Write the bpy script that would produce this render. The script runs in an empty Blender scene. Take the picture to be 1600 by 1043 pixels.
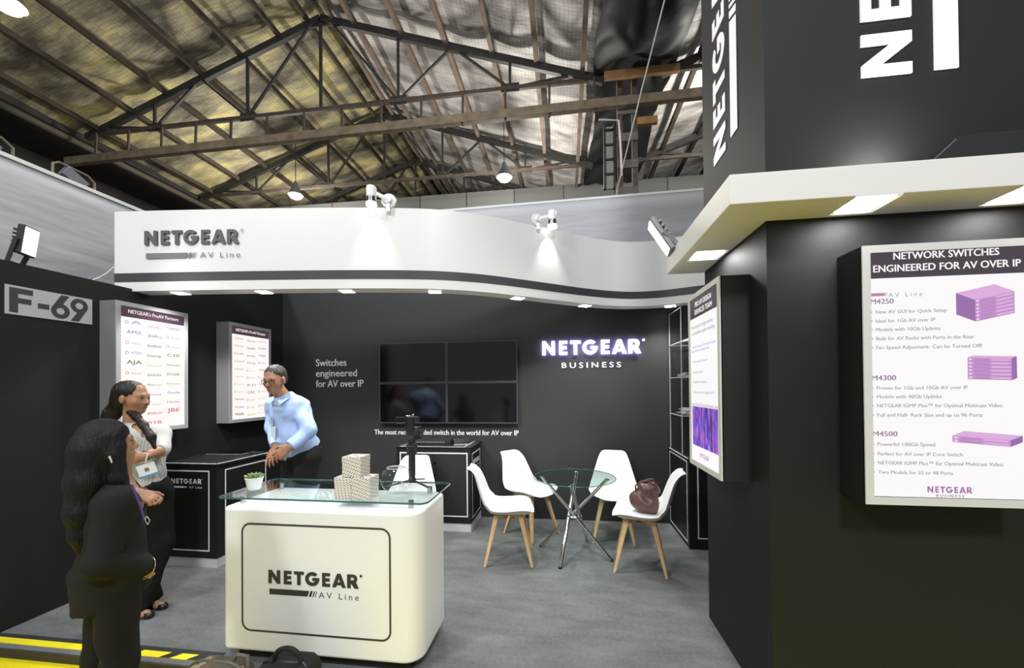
import bpy, bmesh, math, random
import numpy as np
from mathutils import Vector, Matrix
random.seed(7)
SC = bpy.context.scene
COL = SC.collection
PI = math.pi

# ------------------------------------------------------------------ camera
EYE = 1.55
FOC = 620.0
def cam_axes(yaw, pitch, roll):
    cy, sy = math.cos(yaw), math.sin(yaw)
    f = Vector((-sy*math.cos(pitch), cy*math.cos(pitch), math.sin(pitch)))
    r = Vector((cy, sy, 0)); u = r.cross(f)
    c, s = math.cos(roll), math.sin(roll)
    return c*r+s*u, -s*r+c*u, f
CR, CU, CF = cam_axes(math.radians(7.70), math.radians(.494), math.radians(-.5126))
cd = bpy.data.cameras.new('camera')
cam = bpy.data.objects.new('camera', cd); COL.objects.link(cam)
cam.matrix_world = Matrix(((CR.x, CU.x, -CF.x, 0), (CR.y, CU.y, -CF.y, 0), (CR.z, CU.z, -CF.z, EYE), (0, 0, 0, 1)))
cd.sensor_fit = 'HORIZONTAL'; cd.sensor_width = 36.0
cd.lens = FOC*36.0/1600.0
cd.shift_x = 0.0
cd.shift_y = (600.0-521.5)/1600.0
cd.clip_start = .05; cd.clip_end = 200
SC.camera = cam
def at(px, py, d):            # a point of the place, d metres ahead of the photographer
    return Vector((0, 0, EYE)) + (CR*((px-800)/FOC) + CU*((600-py)/FOC) + CF)*d
def heading(deg):             # ground direction; 0 = photographer's right, 90 = straight ahead
    a = math.radians(deg+7.7)
    return Vector((math.cos(a), math.sin(a), 0))

# ------------------------------------------------------------------ exposure and ambient
SC.view_settings.view_transform = 'Standard'
SC.view_settings.look = 'None'
SC.view_settings.gamma = 1.0
SC.view_settings.exposure = 0.0
SC.view_settings.use_curve_mapping = False
W = bpy.data.worlds.new('hall_ambient'); SC.world = W; W.use_nodes = True
W.node_tree.nodes['Background'].inputs[0].default_value = (.90, .94, 1.0, 1)
W.node_tree.nodes['Background'].inputs[1].default_value = .40

def area_light(name, loc, target, size, power, color=(.93, .96, 1), parent=None):
    l = bpy.data.lights.new(name, 'AREA'); l.shape = 'DISK'; l.size = size; l.energy = power; l.color = color
    o = bpy.data.objects.new(name, l); COL.objects.link(o)
    o.location = loc; o.rotation_euler = (Vector(target)-Vector(loc)).to_track_quat('-Z', 'Y').to_euler()
    return o
# high-bay lamps of the hall that hang behind and above the photographer
area_light('hall_high_bay_light', (-5.5, -4.0, 7.8), (-2.5, 2.5, 1.0), 1.2, 370)
area_light('hall_high_bay_light', (1.5, -4.5, 7.8), (0.0, 2.5, 1.2), 1.2, 540)
area_light('hall_high_bay_light', (-2.0, 1.0, 8.0), (-2.0, 1.2, 0.0), 1.2, 150)
def spot_light(name, loc, target, power, angle, blend=.6, color=(1, .97, .93), radius=.03, parent=None):
    l = bpy.data.lights.new(name, 'SPOT'); l.energy = power; l.spot_size = math.radians(angle); l.spot_blend = blend
    l.color = color; l.shadow_soft_size = radius
    o = bpy.data.objects.new(name, l); COL.objects.link(o)
    o.location = loc; o.rotation_euler = (Vector(target)-Vector(loc)).to_track_quat('-Z', 'Y').to_euler()
    return o

# ------------------------------------------------------------------ materials
MATS = {}
def srgb(r, g, b):
    f = lambda c: ((c/255+.055)/1.055)**2.4 if c > 10 else c/255/12.92
    return (f(r), f(g), f(b), 1)
def mat(name, col, rough=.5, metal=0.0, spec=.5, emit=None, estr=0.0, noise=None, bump=None, coat=0.0):
    """col linear rgb; noise=(scale, amount) mottles the colour; bump=(scale, strength)"""
    if name in MATS: return MATS[name]
    m = bpy.data.materials.new(name); m.use_nodes = True
    nt = m.node_tree; b = nt.nodes['Principled BSDF']
    col = tuple(col[:3])+(1,)
    b.inputs['Base Color'].default_value = col
    b.inputs['Roughness'].default_value = rough; b.inputs['Metallic'].default_value = metal
    b.inputs['Specular IOR Level'].default_value = spec
    b.inputs['Coat Weight'].default_value = coat
    if emit:
        b.inputs['Emission Color'].default_value = tuple(emit[:3])+(1,)
        b.inputs['Emission Strength'].default_value = estr
    tc = None
    if noise or bump:
        tc = nt.nodes.new('ShaderNodeTexCoord')
    if noise:
        n = nt.nodes.new('ShaderNodeTexNoise'); n.inputs['Scale'].default_value = noise[0]; n.inputs['Detail'].default_value = 4
        nt.links.new(tc.outputs['Object'], n.inputs['Vector'])
        r = nt.nodes.new('ShaderNodeMapRange'); a = noise[1]
        r.inputs['From Min'].default_value = .25; r.inputs['From Max'].default_value = .75
        r.inputs['To Min'].default_value = 1-a; r.inputs['To Max'].default_value = 1+a
        nt.links.new(n.outputs['Fac'], r.inputs['Value'])
        mx = nt.nodes.new('ShaderNodeVectorMath'); mx.operation = 'SCALE'
        mx.inputs[0].default_value = col[:3]
        nt.links.new(r.outputs['Result'], mx.inputs['Scale'])
        nt.links.new(mx.outputs['Vector'], b.inputs['Base Color'])
    if bump:
        n2 = nt.nodes.new('ShaderNodeTexNoise'); n2.inputs['Scale'].default_value = bump[0]; n2.inputs['Detail'].default_value = 3
        nt.links.new(tc.outputs['Object'], n2.inputs['Vector'])
        bp = nt.nodes.new('ShaderNodeBump'); bp.inputs['Strength'].default_value = bump[1]; bp.inputs['Distance'].default_value = .01
        nt.links.new(n2.outputs['Fac'], bp.inputs['Height']); nt.links.new(bp.outputs['Normal'], b.inputs['Normal'])
    MATS[name] = m
    return m
def glow(name, col, s):
    return mat(name, (0.02, 0.02, 0.02), .4, emit=col, estr=s, spec=.3)
def glass(name, tint=(.93, .98, .96), gloss=1.0):
    """thin clear sheet: see-through tint plus a Fresnel mirror"""
    if name in MATS: return MATS[name]
    m = bpy.data.materials.new(name); m.use_nodes = True; nt = m.node_tree
    for n in list(nt.nodes): nt.nodes.remove(n)
    out = nt.nodes.new('ShaderNodeOutputMaterial'); mix = nt.nodes.new('ShaderNodeMixShader')
    tr = nt.nodes.new('ShaderNodeBsdfTransparent'); tr.inputs[0].default_value = tint+(1,)
    gl = nt.nodes.new('ShaderNodeBsdfGlossy'); gl.inputs['Roughness'].default_value = .02
    fr = nt.nodes.new('ShaderNodeLayerWeight'); fr.inputs['Blend'].default_value = .5      # facing 0 .. 1 at the rim
    pw = nt.nodes.new('ShaderNodeMath'); pw.operation = 'POWER'; pw.inputs[1].default_value = 4.2
    mu = nt.nodes.new('ShaderNodeMath'); mu.operation = 'MULTIPLY_ADD'; mu.inputs[1].default_value = .75*gloss; mu.inputs[2].default_value = .035*gloss; mu.use_clamp = True
    nt.links.new(fr.outputs['Facing'], pw.inputs[0]); nt.links.new(pw.outputs[0], mu.inputs[0]); nt.links.new(mu.outputs[0], mix.inputs[0])
    nt.links.new(tr.outputs[0], mix.inputs[1]); nt.links.new(gl.outputs[0], mix.inputs[2]); nt.links.new(mix.outputs[0], out.inputs[0])
    MATS[name] = m
    return m
BLACK = mat('black_panel', (.0165, .017, .017), .6, spec=.28, bump=(60, .05))
BLACKW = mat('black_laminate_wall', (.030, .031, .031), .5, spec=.4, bump=(25, .04))
BLACKG = mat('black_gloss', (.004, .004, .005), .12, spec=.5)
CAB = mat('cabinet_black', (.010, .010, .010), .42, spec=.4)
WHITE = mat('white_laminate', (.72, .715, .70), .38, spec=.4)
CWHITE = mat('counter_white', (.86, .86, .86), .32, spec=.45)
WLINE = mat('white_line', (.75, .75, .75), .5)
WLET = mat('white_lettering', (.88, .88, .88), .5)
DSTRIPE = mat('dark_grey_stripe', (.036, .038, .039), .5)
DLET = mat('dark_grey_lettering', (.085, .09, .085), .45)
CLET = mat('charcoal_lettering', (.035, .035, .033), .45)
GREYL = mat('grey_lettering', (.16, .165, .17), .5)
STEEL = mat('brushed_steel', (.55, .55, .53), .25, metal=1.0)
CHROME = mat('chrome', (.72, .72, .72), .12, metal=1.0)
DSTEEL = mat('dark_roof_steel', (.022, .020, .019), .6, noise=(6, .4))
RSTEEL = mat('rusty_roof_steel', (.06, .045, .035), .7, noise=(4, .4))
TIMBER = mat('old_timber', (.19, .15, .10), .8, noise=(5, .35))
TIMBERO = mat('orange_timber', (.32, .17, .07), .8, noise=(5, .3))
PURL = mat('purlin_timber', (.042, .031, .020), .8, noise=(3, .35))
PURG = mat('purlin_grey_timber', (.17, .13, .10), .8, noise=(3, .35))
LWOOD = mat('beech_wood', (.62, .40, .20), .5, noise=(9, .12))
SEATW = mat('chair_white', (.75, .755, .745), .35, spec=.35)
PADW = mat('seat_pad_white', (.78, .77, .77), .45)
BOXF = mat('light_box_frame', (.50, .51, .53), .4, metal=.3)
BOXFW = mat('light_box_frame_white', (.66, .64, .62), .45)
BOXS = mat('light_box_side_grey', (.22, .23, .24), .5)
PLW = mat('white_plastic', (.80, .79, .78), .35)
PLB = mat('black_plastic', (.012, .012, .012), .4)
PLBM = mat('black_rubber', (.010, .010, .010), .7)
GREYP = mat('grey_metal_case', (.20, .20, .20), .45, metal=.4)
LAMP = glow('lamp_glow', (1, .98, .93), 9.0)
LAMPY = glow('hall_lamp_glow', (1, .93, .72), 22.0)
CLEAR = glass('clear_glass', (.94, .98, .97), 1.0)
TABLEG = glass('table_glass', (.80, .90, .88), .8)
CLEARB = glass('bowl_glass', (.985, .99, .99), 1.1)
ACRYL = glass('clear_acrylic', (.93, .95, .95), .8)
GEDGE = mat('glass_edge_green', (.05, .14, .125), .15, spec=.6)
ACED = mat('acrylic_edge', (.55, .58, .58), .3)

# ------------------------------------------------------------------ mesh builder and object helpers
OFF = {}
class MB:
    def __init__(s): s.v = []; s.f = []; s.mi = []; s.mats = []; s.cur = 0
    def use(s, m):
        if m not in s.mats: s.mats.append(m)
        s.cur = s.mats.index(m); return s
    def mesh(s, vs, fs):
        b = len(s.v); s.v += [tuple(p) for p in vs]
        for f in fs: s.f.append(tuple(b+i for i in f)); s.mi.append(s.cur)
        return s
    def box(s, lo, hi, M=None):
        x0, y0, z0 = lo; x1, y1, z1 = hi
        vs = [(x0, y0, z0), (x1, y0, z0), (x1, y1, z0), (x0, y1, z0), (x0, y0, z1), (x1, y0, z1), (x1, y1, z1), (x0, y1, z1)]
        if M is not None: vs = [M @ Vector(p) for p in vs]
        return s.mesh(vs, [(0, 3, 2, 1), (4, 5, 6, 7), (0, 1, 5, 4), (1, 2, 6, 5), (2, 3, 7, 6), (3, 0, 4, 7)])
    def cbox(s, c, size, rot=None):
        M = Matrix.Translation(c)
        if rot is not None: M = M @ rot.to_4x4()
        h = [k/2 for k in size]
        return s.box((-h[0], -h[1], -h[2]), h, M)
    def bar(s, a, b, w, h, up=(0, 0, 1)):       # rectangular bar from a to b
        a = Vector(a); b = Vector(b); d = (b-a).normalized(); up = Vector(up)
        if abs(d.dot(up)) > .97: up = Vector((1, 0, 0))
        x = d.cross(up).normalized(); y = x.cross(d)
        vs = []
        for p in (a, b):
            for sx, sy in ((-1, -1), (1, -1), (1, 1), (-1, 1)): vs.append(p+x*sx*w/2+y*sy*h/2)
        return s.mesh(vs, [(0, 1, 2, 3), (7, 6, 5, 4), (0, 4, 5, 1), (1, 5, 6, 2), (2, 6, 7, 3), (3, 7, 4, 0)])
    def cyl(s, a, b, r1, r2=None, n=16):
        return s.tube([a, b], [r1, r1 if r2 is None else r2], n)
    def tube(s, pts, r, n=8, closed=False):
        pts = [Vector(p) for p in pts]; N = len(pts)
        rs = r if isinstance(r, (list, tuple)) else [r]*N
        rings = []; px = None
        for i, p in enumerate(pts):
            if closed: d = pts[(i+1) % N]-pts[i-1]
            else: d = pts[min(i+1, N-1)]-pts[max(i-1, 0)]
            d.normalize()
            if px is None:
                up = Vector((0, 0, 1)) if abs(d.z) < .9 else Vector((1, 0, 0))
                px = d.cross(up).normalized()
            else: px = (px-d*px.dot(d)).normalized()
            py = d.cross(px)
            rings.append([p+(px*math.cos(2*PI*k/n)+py*math.sin(2*PI*k/n))*rs[i] for k in range(n)])
        vs = [q for R_ in rings for q in R_]; fs = []
        for i in range(N if closed else N-1):
            j = (i+1) % N
            for k in range(n): fs.append((i*n+k, i*n+(k+1) % n, j*n+(k+1) % n, j*n+k))
        if not closed: fs += [tuple(range(n-1, -1, -1)), tuple((N-1)*n+k for k in range(n))]
        return s.mesh(vs, fs)
    def lathe(s, prof, c=(0, 0, 0), n=32, M=None):    # prof (r, z)
        vs = []; fs = []
        for r, z in prof:
            for k in range(n):
                p = Vector((r*math.cos(2*PI*k/n), r*math.sin(2*PI*k/n), z))
                if M is not None: p = M @ p
                vs.append(p+Vector(c))
        for i in range(len(prof)-1):
            for k in range(n): fs.append((i*n+k, i*n+(k+1) % n, (i+1)*n+(k+1) % n, (i+1)*n+k))
        if prof[0][0] > 1e-6: fs.append(tuple(range(n-1, -1, -1)))
        if prof[-1][0] > 1e-6: fs.append(tuple((len(prof)-1)*n+k for k in range(n)))
        return s.mesh(vs, fs)
    def prism(s, poly, o, u, v, n, t):        # 2D polygon in frame (o,u,v) extruded along n by t
        o, u, v, n = Vector(o), Vector(u), Vector(v), Vector(n); N = len(poly)
        vs = [o+u*x+v*y for x, y in poly]+[o+u*x+v*y+n*t for x, y in poly]
        fs = [tuple(range(N-1, -1, -1)), tuple(range(N, 2*N))]+[(i, (i+1) % N, N+(i+1) % N, N+i) for i in range(N)]
        return s.mesh(vs, fs)
    def flat(s, tm, o, u, v, n, lift=0.0):    # place a flat mesh (verts, faces in xy, z = thickness)
        o, u, v, n = Vector(o), Vector(u), Vector(v), Vector(n)
        return s.mesh([o+u*p[0]+v*p[1]+n*(p[2]+lift) for p in tm[0]], tm[1])
    def ball(s, c, r, n=12, sc=(1, 1, 1), M=None):
        prof = [(math.sin(PI*i/n)*1.0, -math.cos(PI*i/n)) for i in range(n+1)]
        prof[0] = (1e-5, -1); prof[-1] = (1e-5, 1)
        S = Matrix.Diagonal((r*sc[0], r*sc[1], r*sc[2])).to_3x3()
        if M is not None: S = M @ S
        return s.lathe(prof, c, n*2, S)
    def build(s, name, m=None, parent=None, smooth=None, bevel=0.0, local=False, seg=2):
        me = bpy.data.meshes.new(name)
        off = Vector((0, 0, 0)) if (parent is None or local) else OFF.get(parent.name, Vector((0, 0, 0)))
        me.from_pydata([Vector(p)-off for p in s.v], [], s.f)
        ms = s.mats if s.mats else [m]
        for q in ms: me.materials.append(q)
        if len(ms) > 1: me.polygons.foreach_set('material_index', s.mi)
        bm = bmesh.new(); bm.from_mesh(me); bmesh.ops.recalc_face_normals(bm, faces=bm.faces); bm.to_mesh(me); bm.free()
        me.update()
        if smooth is not None:
            me.polygons.foreach_set('use_smooth', [True]*len(me.polygons))
            if smooth < 180: me.set_sharp_from_angle(angle=math.radians(smooth))
        o = bpy.data.objects.new(name, me); COL.objects.link(o)
        if parent is not None: o.parent = parent
        OFF[o.name] = off
        if bevel:
            b = o.modifiers.new('edge', 'BEVEL'); b.width = bevel; b.segments = seg; b.limit_method = 'ANGLE'; b.angle_limit = math.radians(40)
        return o
def tag(o, label=None, cat=None, group=None, kind=None):
    if label: o['label'] = label
    if cat: o['category'] = cat
    if group: o['group'] = group
    if kind: o['kind'] = kind
    return o
def thing(name, label, cat, loc, group=None, rot=0.0):
    o = bpy.data.objects.new(name, None); COL.objects.link(o)
    o.empty_display_size = .1
    o.location = loc; o.rotation_euler = (0, 0, rot); OFF[o.name] = Vector(loc)
    return tag(o, label, cat, group)
def struct(name, mb, m=None, **k):
    o = mb.build(name, m, **k); o['kind'] = 'structure'; return o
def hold(light, parent):               # a lamp's own light travels with the lamp
    light.location = Vector(light.location)-OFF[parent.name]; light.parent = parent; return light
def copy_tree(o, parent=None):
    c = o.copy(); COL.objects.link(c); c.parent = parent
    for ch in [k for k in SC.objects if k.parent == o]: copy_tree(ch, c)
    return c

# ------------------------------------------------------------------ lettering
def _curve_mesh(cu):
    o = bpy.data.objects.new('tmp', cu); COL.objects.link(o)
    dg = bpy.context.evaluated_depsgraph_get(); ev = o.evaluated_get(dg); me = ev.to_mesh()
    vs = [tuple(v.co) for v in me.vertices]; fs = [tuple(p.vertices) for p in me.polygons]
    ev.to_mesh_clear(); bpy.data.objects.remove(o); bpy.data.curves.remove(cu)
    return vs, fs
def text(body, cap=None, width=None, align='L', bold=0.0, space=1.0, t=0.0, res=3, squash=True):
    """flat lettering; cap = height of a capital, width = total width; base line at y=0"""
    cu = bpy.data.curves.new('tmp', 'FONT'); cu.body = body; cu.space_character = space; cu.resolution_u = res
    cu.extrude = 0
    vs, fs = _curve_mesh(cu)
    if not vs: return [], []
    x0 = min(v[0] for v in vs); x1 = max(v[0] for v in vs)
    ck = cap/.70 if cap else width/(x1-x0)
    sx = width/(x1-x0) if width else ck
    a = {'L': x0, 'C': (x0+x1)/2, 'R': x1}[align]
    vs = [((v[0]-a)*sx, v[1]*ck, 0) for v in vs]
    if bold:                                  # heavier weight: the same letters struck again a hair to each side
        e = bold*ck; V = []; Fc = []
        for j, (dx, dy) in enumerate(((-e, 0), (e, 0), (0, e*.6))):
            a_, b_ = solid([(x+dx, y+dy, 0) for x, y, z in vs], fs, max(t, 0)+j*.0003 if (t > 0 or j) else 0)
            N = len(V); V += [(p[0], p[1], p[2]+(j*.0003 if t <= 0 and not j else 0)) for p in a_]; Fc += [tuple(N+i for i in f) for f in b_]
        return V, Fc
    return solid(vs, fs, t)
def solid(vs, fs, t):
    if t <= 0: return vs, fs
    N = len(vs); ed = {}
    for f in fs:
        for i in range(len(f)): ed[(f[i], f[(i+1) % len(f)])] = 1
    out = [tuple(f) for f in fs]
    vv = [(x, y, t) for x, y, _ in vs]+[(x, y, 0) for x, y, _ in vs]
    for (a, b) in ed:
        if (b, a) not in ed: out.append((b, a, a+N, b+N))
    return vv, out
def outline_mesh(loops):
    cu = bpy.data.curves.new('tmp', 'CURVE'); cu.dimensions = '2D'; cu.fill_mode = 'BOTH'
    for lp in loops:
        sp = cu.splines.new('POLY'); sp.points.add(len(lp)-1)
        for p, q in zip(sp.points, lp): p.co = (q[0], q[1], 0, 1)
        sp.use_cyclic_u = True
    return _curve_mesh(cu)
def arc(cx, cy, r, a0, a1, n=14, ry=None):
    ry = r if ry is None else ry
    return [(cx+r*math.cos(math.radians(a0+(a1-a0)*i/n)), cy+ry*math.sin(math.radians(a0+(a1-a0)*i/n))) for i in range(n+1)]
def wordmark(width, height, t=0.0, reg=True):
    """the heavy geometric seven-letter word, base line y=0"""
    L = []; x = 0.0
    sh = lambda lp, dx: [(p[0]+dx, p[1]) for p in lp]
    n_ = [(0, 0), (0, 1), (.24, 1), (.66, .42), (.66, 1), (.90, 1), (.90, 0), (.67, 0), (.24, .59), (.24, 0)]
    e_ = [(0, 0), (0, 1), (.58, 1), (.58, .79), (.235, .79), (.235, .61), (.545, .61), (.545, .40), (.235, .40), (.235, .21), (.58, .21), (.58, 0)]
    t_ = [(0, 1), (.74, 1), (.74, .78), (.495, .78), (.495, 0), (.245, 0), (.245, .78), (0, .78)]
    g_ = arc(.53, .5, .53, 43, 356, 30, .515)+[(1.06, .58), (.55, .58), (.55, .375), (.78, .375)]+arc(.53, .5, .275, -32, -312, 24, .275)
    a_ = [(0, 0), (.37, 1), (.63, 1), (1.0, 0), (.735, 0), (.675, .17), (.325, .17), (.265, 0)]
    ah = [(.39, .36), (.61, .36), (.5, .69)]
    r_ = [(0, 0), (0, 1), (.42, 1)]+arc(.43, .69, .31, 88, -50, 14)+[(.84, 0), (.54, 0), (.25, .40), (.25, 0)]
    rh = [(.25, .80), (.40, .80)]+arc(.41, .69, .11, 88, -88, 8)+[(.25, .57)]
    for lps, w, gap in (((n_,), .90, .30), ((e_,), .58, .20), ((t_,), .74, .12), ((g_,), 1.06, .23), ((e_,), .58, .17), ((a_, ah), 1.0, .12), ((r_, rh), .84, 0)):
        for lp in lps: L.append(sh(lp, x))
        x += w+gap
    if reg:
        L.append(arc(x+.17, .93, .085, 0, 345, 16)); L.append(arc(x+.17, .93, .062, 0, 345, 16))
        L.append([(x+.145, .89), (x+.145, .97), (x+.18, .97), (x+.195, .95), (x+.18, .93), (x+.2, .89), (x+.185, .89), (x+.16, .925), (x+.16, .89)])
    vs, fs = outline_mesh(L)
    return solid([(v[0]*width/x, v[1]*height, 0) for v in vs], fs, t)
def av_bar(w, h, t=0.0):
    """long bar and three slashes that stand left of the words AV Line; returns lettering"""
    k = h*.35
    vs = []; fs = []
    def quad(a, b):
        i = len(vs); vs.extend([(a, 0, 0), (b, 0, 0), (b+k, h, 0), (a+k, h, 0)]); fs.append((i, i+1, i+2, i+3))
    vs.extend([(0, 0, 0), (w*.80, 0, 0), (w*.80+k, h, 0), (0, h, 0)]); fs.append((0, 1, 2, 3))
    quad(w*.825, w*.875); quad(w*.90, w*.925); quad(w*.95, w*.965)
    return solid(vs, fs, t)
def round_rect(w, h, r, n=6):
    out = []
    for cx, cy, a in ((w/2-r, h/2-r, 0), (-w/2+r, h/2-r, 90), (-w/2+r, -h/2+r, 180), (w/2-r, -h/2+r, 270)):
        out += arc(cx, cy, r, a, a+90, n)
    return out
def frame_mesh(w, h, t, r=0.0, z=0.0):    # hollow rectangle outline
    a = round_rect(w, h, r) if r else [(w/2, h/2), (-w/2, h/2), (-w/2, -h/2), (w/2, -h/2)]
    b = round_rect(w-2*t, h-2*t, max(r-t, .002)) if r else [(w/2-t, h/2-t), (-w/2+t, h/2-t), (-w/2+t, -h/2+t), (w/2-t, -h/2+t)]
    N = len(a)
    return solid([(x, y, 0) for x, y in a]+[(x, y, 0) for x, y in b], [(i, (i+1) % N, N+(i+1) % N, N+i) for i in range(N)], z)
X_, Y_, Z_ = Vector((1, 0, 0)), Vector((0, 1, 0)), Vector((0, 0, 1))
BACKF = (X_, Z_, -Y_)            # a face that looks to the photographer
LEFTF = (Y_, Z_, X_)             # a face of the left wall
TOWF = (-Y_, Z_, -X_)            # a face that looks to the left

# ================================================================== SETTING
def node_mat(name, build, rough=.8):
    m = bpy.data.materials.new(name); m.use_nodes = True; nt = m.node_tree
    b = nt.nodes['Principled BSDF']; b.inputs['Roughness'].default_value = rough
    build(nt, b); MATS[name] = m; return m
def carpet(nt, b):
    tc = nt.nodes.new('ShaderNodeTexCoord')
    def noise(sc, det, stretch=None):
        n = nt.nodes.new('ShaderNodeTexNoise'); n.inputs['Scale'].default_value = sc; n.inputs['Detail'].default_value = det
        if stretch:
            mp = nt.nodes.new('ShaderNodeMapping'); mp.inputs['Scale'].default_value = stretch; mp.inputs['Rotation'].default_value = (0, 0, .5)
            nt.links.new(tc.outputs['Object'], mp.inputs[0]); nt.links.new(mp.outputs[0], n.inputs['Vector'])
        else: nt.links.new(tc.outputs['Object'], n.inputs['Vector'])
        return n
    a = noise(190, 2); c = noise(3.2, 5, (1, 3.0, 1)); d = noise(38, 3)
    r = nt.nodes.new('ShaderNodeValToRGB')
    r.color_ramp.elements[0].position = .3; r.color_ramp.elements[0].color = (.068, .073, .073, 1)
    r.color_ramp.elements[1].position = .72; r.color_ramp.elements[1].color = (.215, .225, .224, 1)
    m1 = nt.nodes.new('ShaderNodeMath'); m1.operation = 'MULTIPLY_ADD'; m1.inputs[1].default_value = .45
    m2 = nt.nodes.new('ShaderNodeMath'); m2.operation = 'MULTIPLY_ADD'; m2.inputs[1].default_value = .35
    m3 = nt.nodes.new('ShaderNodeMath'); m3.operation = 'MULTIPLY'; m3.inputs[1].default_value = .2
    nt.links.new(d.outputs[0], m3.inputs[0]); nt.links.new(c.outputs[0], m2.inputs[0]); nt.links.new(m3.outputs[0], m2.inputs[2])
    nt.links.new(a.outputs[0], m1.inputs[0]); nt.links.new(m2.outputs[0], m1.inputs[2])
    nt.links.new(m1.outputs[0], r.inputs[0]); nt.links.new(r.outputs[0], b.inputs['Base Color'])
    bp = nt.nodes.new('ShaderNodeBump'); bp.inputs['Strength'].default_value = .4; bp.inputs['Distance'].default_value = .004
    nt.links.new(a.outputs[0], bp.inputs['Height']); nt.links.new(bp.outputs[0], b.inputs['Normal'])
    b.inputs['Specular IOR Level'].default_value = .15
CARPET = node_mat('grey_carpet', carpet, .95)
YCARPET = mat('yellow_aisle_carpet', (.74, .62, .010), .9, spec=.2, noise=(40, .08))
def roof_nodes(c0, c1, c2):
    def f(nt, b):
        tc = nt.nodes.new('ShaderNodeTexCoord')
        n = nt.nodes.new('ShaderNodeTexNoise'); n.inputs['Scale'].default_value = .9; n.inputs['Detail'].default_value = 6; n.inputs['Roughness'].default_value = .62
        mq = nt.nodes.new('ShaderNodeMapping'); mq.inputs['Scale'].default_value = (.55, 1.5, .55)
        nt.links.new(tc.outputs['Object'], mq.inputs[0]); nt.links.new(mq.outputs[0], n.inputs['Vector'])
        r = nt.nodes.new('ShaderNodeValToRGB'); e = r.color_ramp.elements
        e[0].position = .38; e[0].color = c0+(1,); e[1].position = .66; e[1].color = c2+(1,)
        k = e.new(.5); k.color = c1+(1,)
        nt.links.new(n.outputs[0], r.inputs[0])
        # wire netting that holds the insulation up
        br = nt.nodes.new('ShaderNodeTexBrick'); br.offset = 0; br.inputs['Scale'].default_value = 1
        br.inputs['Brick Width'].default_value = .085; br.inputs['Row Height'].default_value = .085; br.inputs['Mortar Size'].default_value = .006
        br.inputs['Color1'].default_value = br.inputs['Color2'].default_value = (1, 1, 1, 1); br.inputs['Mortar'].default_value = (.45, .43, .38, 1)
        n2 = nt.nodes.new('ShaderNodeTexNoise'); n2.inputs['Scale'].default_value = 2.0
        nt.links.new(tc.outputs['Object'], n2.inputs['Vector'])
        ad = nt.nodes.new('ShaderNodeVectorMath'); ad.operation = 'MULTIPLY_ADD'; ad.inputs[1].default_value = (.12, .12, 0)
        nt.links.new(n2.outputs['Color'], ad.inputs[0]); nt.links.new(tc.outputs['Object'], ad.inputs[2]); nt.links.new(ad.outputs[0], br.inputs['Vector'])
        mx = nt.nodes.new('ShaderNodeMix'); mx.data_type = 'RGBA'; mx.blend_type = 'MULTIPLY'; mx.inputs[0].default_value = .6
        nt.links.new(r.outputs[0], mx.inputs[6]); nt.links.new(br.outputs[0], mx.inputs[7]); nt.links.new(mx.outputs[2], b.inputs['Base Color'])
        n3 = nt.nodes.new('ShaderNodeTexNoise'); n3.inputs['Scale'].default_value = 2.6; n3.inputs['Detail'].default_value = 5
        mp = nt.nodes.new('ShaderNodeMapping'); mp.inputs['Scale'].default_value = (.6, 1.8, 1)
        nt.links.new(tc.outputs['Object'], mp.inputs[0]); nt.links.new(mp.outputs[0], n3.inputs['Vector'])
        bp = nt.nodes.new('ShaderNodeBump'); bp.inputs['Strength'].default_value = .55; bp.inputs['Distance'].default_value = .10
        nt.links.new(n3.outputs[0], bp.inputs['Height']); nt.links.new(bp.outputs[0], b.inputs['Normal'])
    return f
ROOFL = node_mat('yellowed_roof_insulation', roof_nodes((.085, .075, .055), (.27, .245, .165), (.66, .57, .26)), .75)
ROOFR = node_mat('silver_roof_insulation', roof_nodes((.20, .19, .185), (.46, .44, .43), (.74, .72, .69)), .6)
def sheet_nodes(nt, b):
    tc = nt.nodes.new('ShaderNodeTexCoord'); mp = nt.nodes.new('ShaderNodeMapping')
    mp.inputs['Rotation'].default_value = (0, .5, .5); mp.inputs['Scale'].default_value = (.5, .5, 2.2)
    n = nt.nodes.new('ShaderNodeTexNoise'); n.inputs['Scale'].default_value = 1.6; n.inputs['Detail'].default_value = 3
    nt.links.new(tc.outputs['Object'], mp.inputs[0]); nt.links.new(mp.outputs[0], n.inputs['Vector'])
    bp = nt.nodes.new('ShaderNodeBump'); bp.inputs['Strength'].default_value = .5; bp.inputs['Distance'].default_value = .08
    nt.links.new(n.outputs[0], bp.inputs['Height']); nt.links.new(bp.outputs[0], b.inputs['Normal'])
    b.inputs['Base Color'].default_value = (.46, .465, .48, 1)
SHEET = node_mat('white_fabric', sheet_nodes, .8)
def hallwall(nt, b):
    tc = nt.nodes.new('ShaderNodeTexCoord')
    mp = nt.nodes.new('ShaderNodeMapping'); mp.inputs['Rotation'].default_value = (PI/2, 0, 0)
    br = nt.nodes.new('ShaderNodeTexBrick'); br.offset = 0; br.inputs['Scale'].default_value = 1
    br.inputs['Brick Width'].default_value = 1.75; br.inputs['Row Height'].default_value = 2.6; br.inputs['Mortar Size'].default_value = .022; br.inputs['Bias'].default_value = -.2
    br.inputs['Color1'].default_value = (.125, .13, .125, 1); br.inputs['Color2'].default_value = (.085, .088, .085, 1); br.inputs['Mortar'].default_value = (.025, .025, .025, 1)
    nt.links.new(tc.outputs['Object'], mp.inputs[0]); nt.links.new(mp.outputs[0], br.inputs['Vector']); nt.links.new(br.outputs[0], b.inputs['Base Color'])
HALLW = node_mat('grey_hall_panels', hallwall, .7)
DARKW = mat('dark_hall_side', (.022, .020, .017), .9, noise=(1.2, .5))
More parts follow.
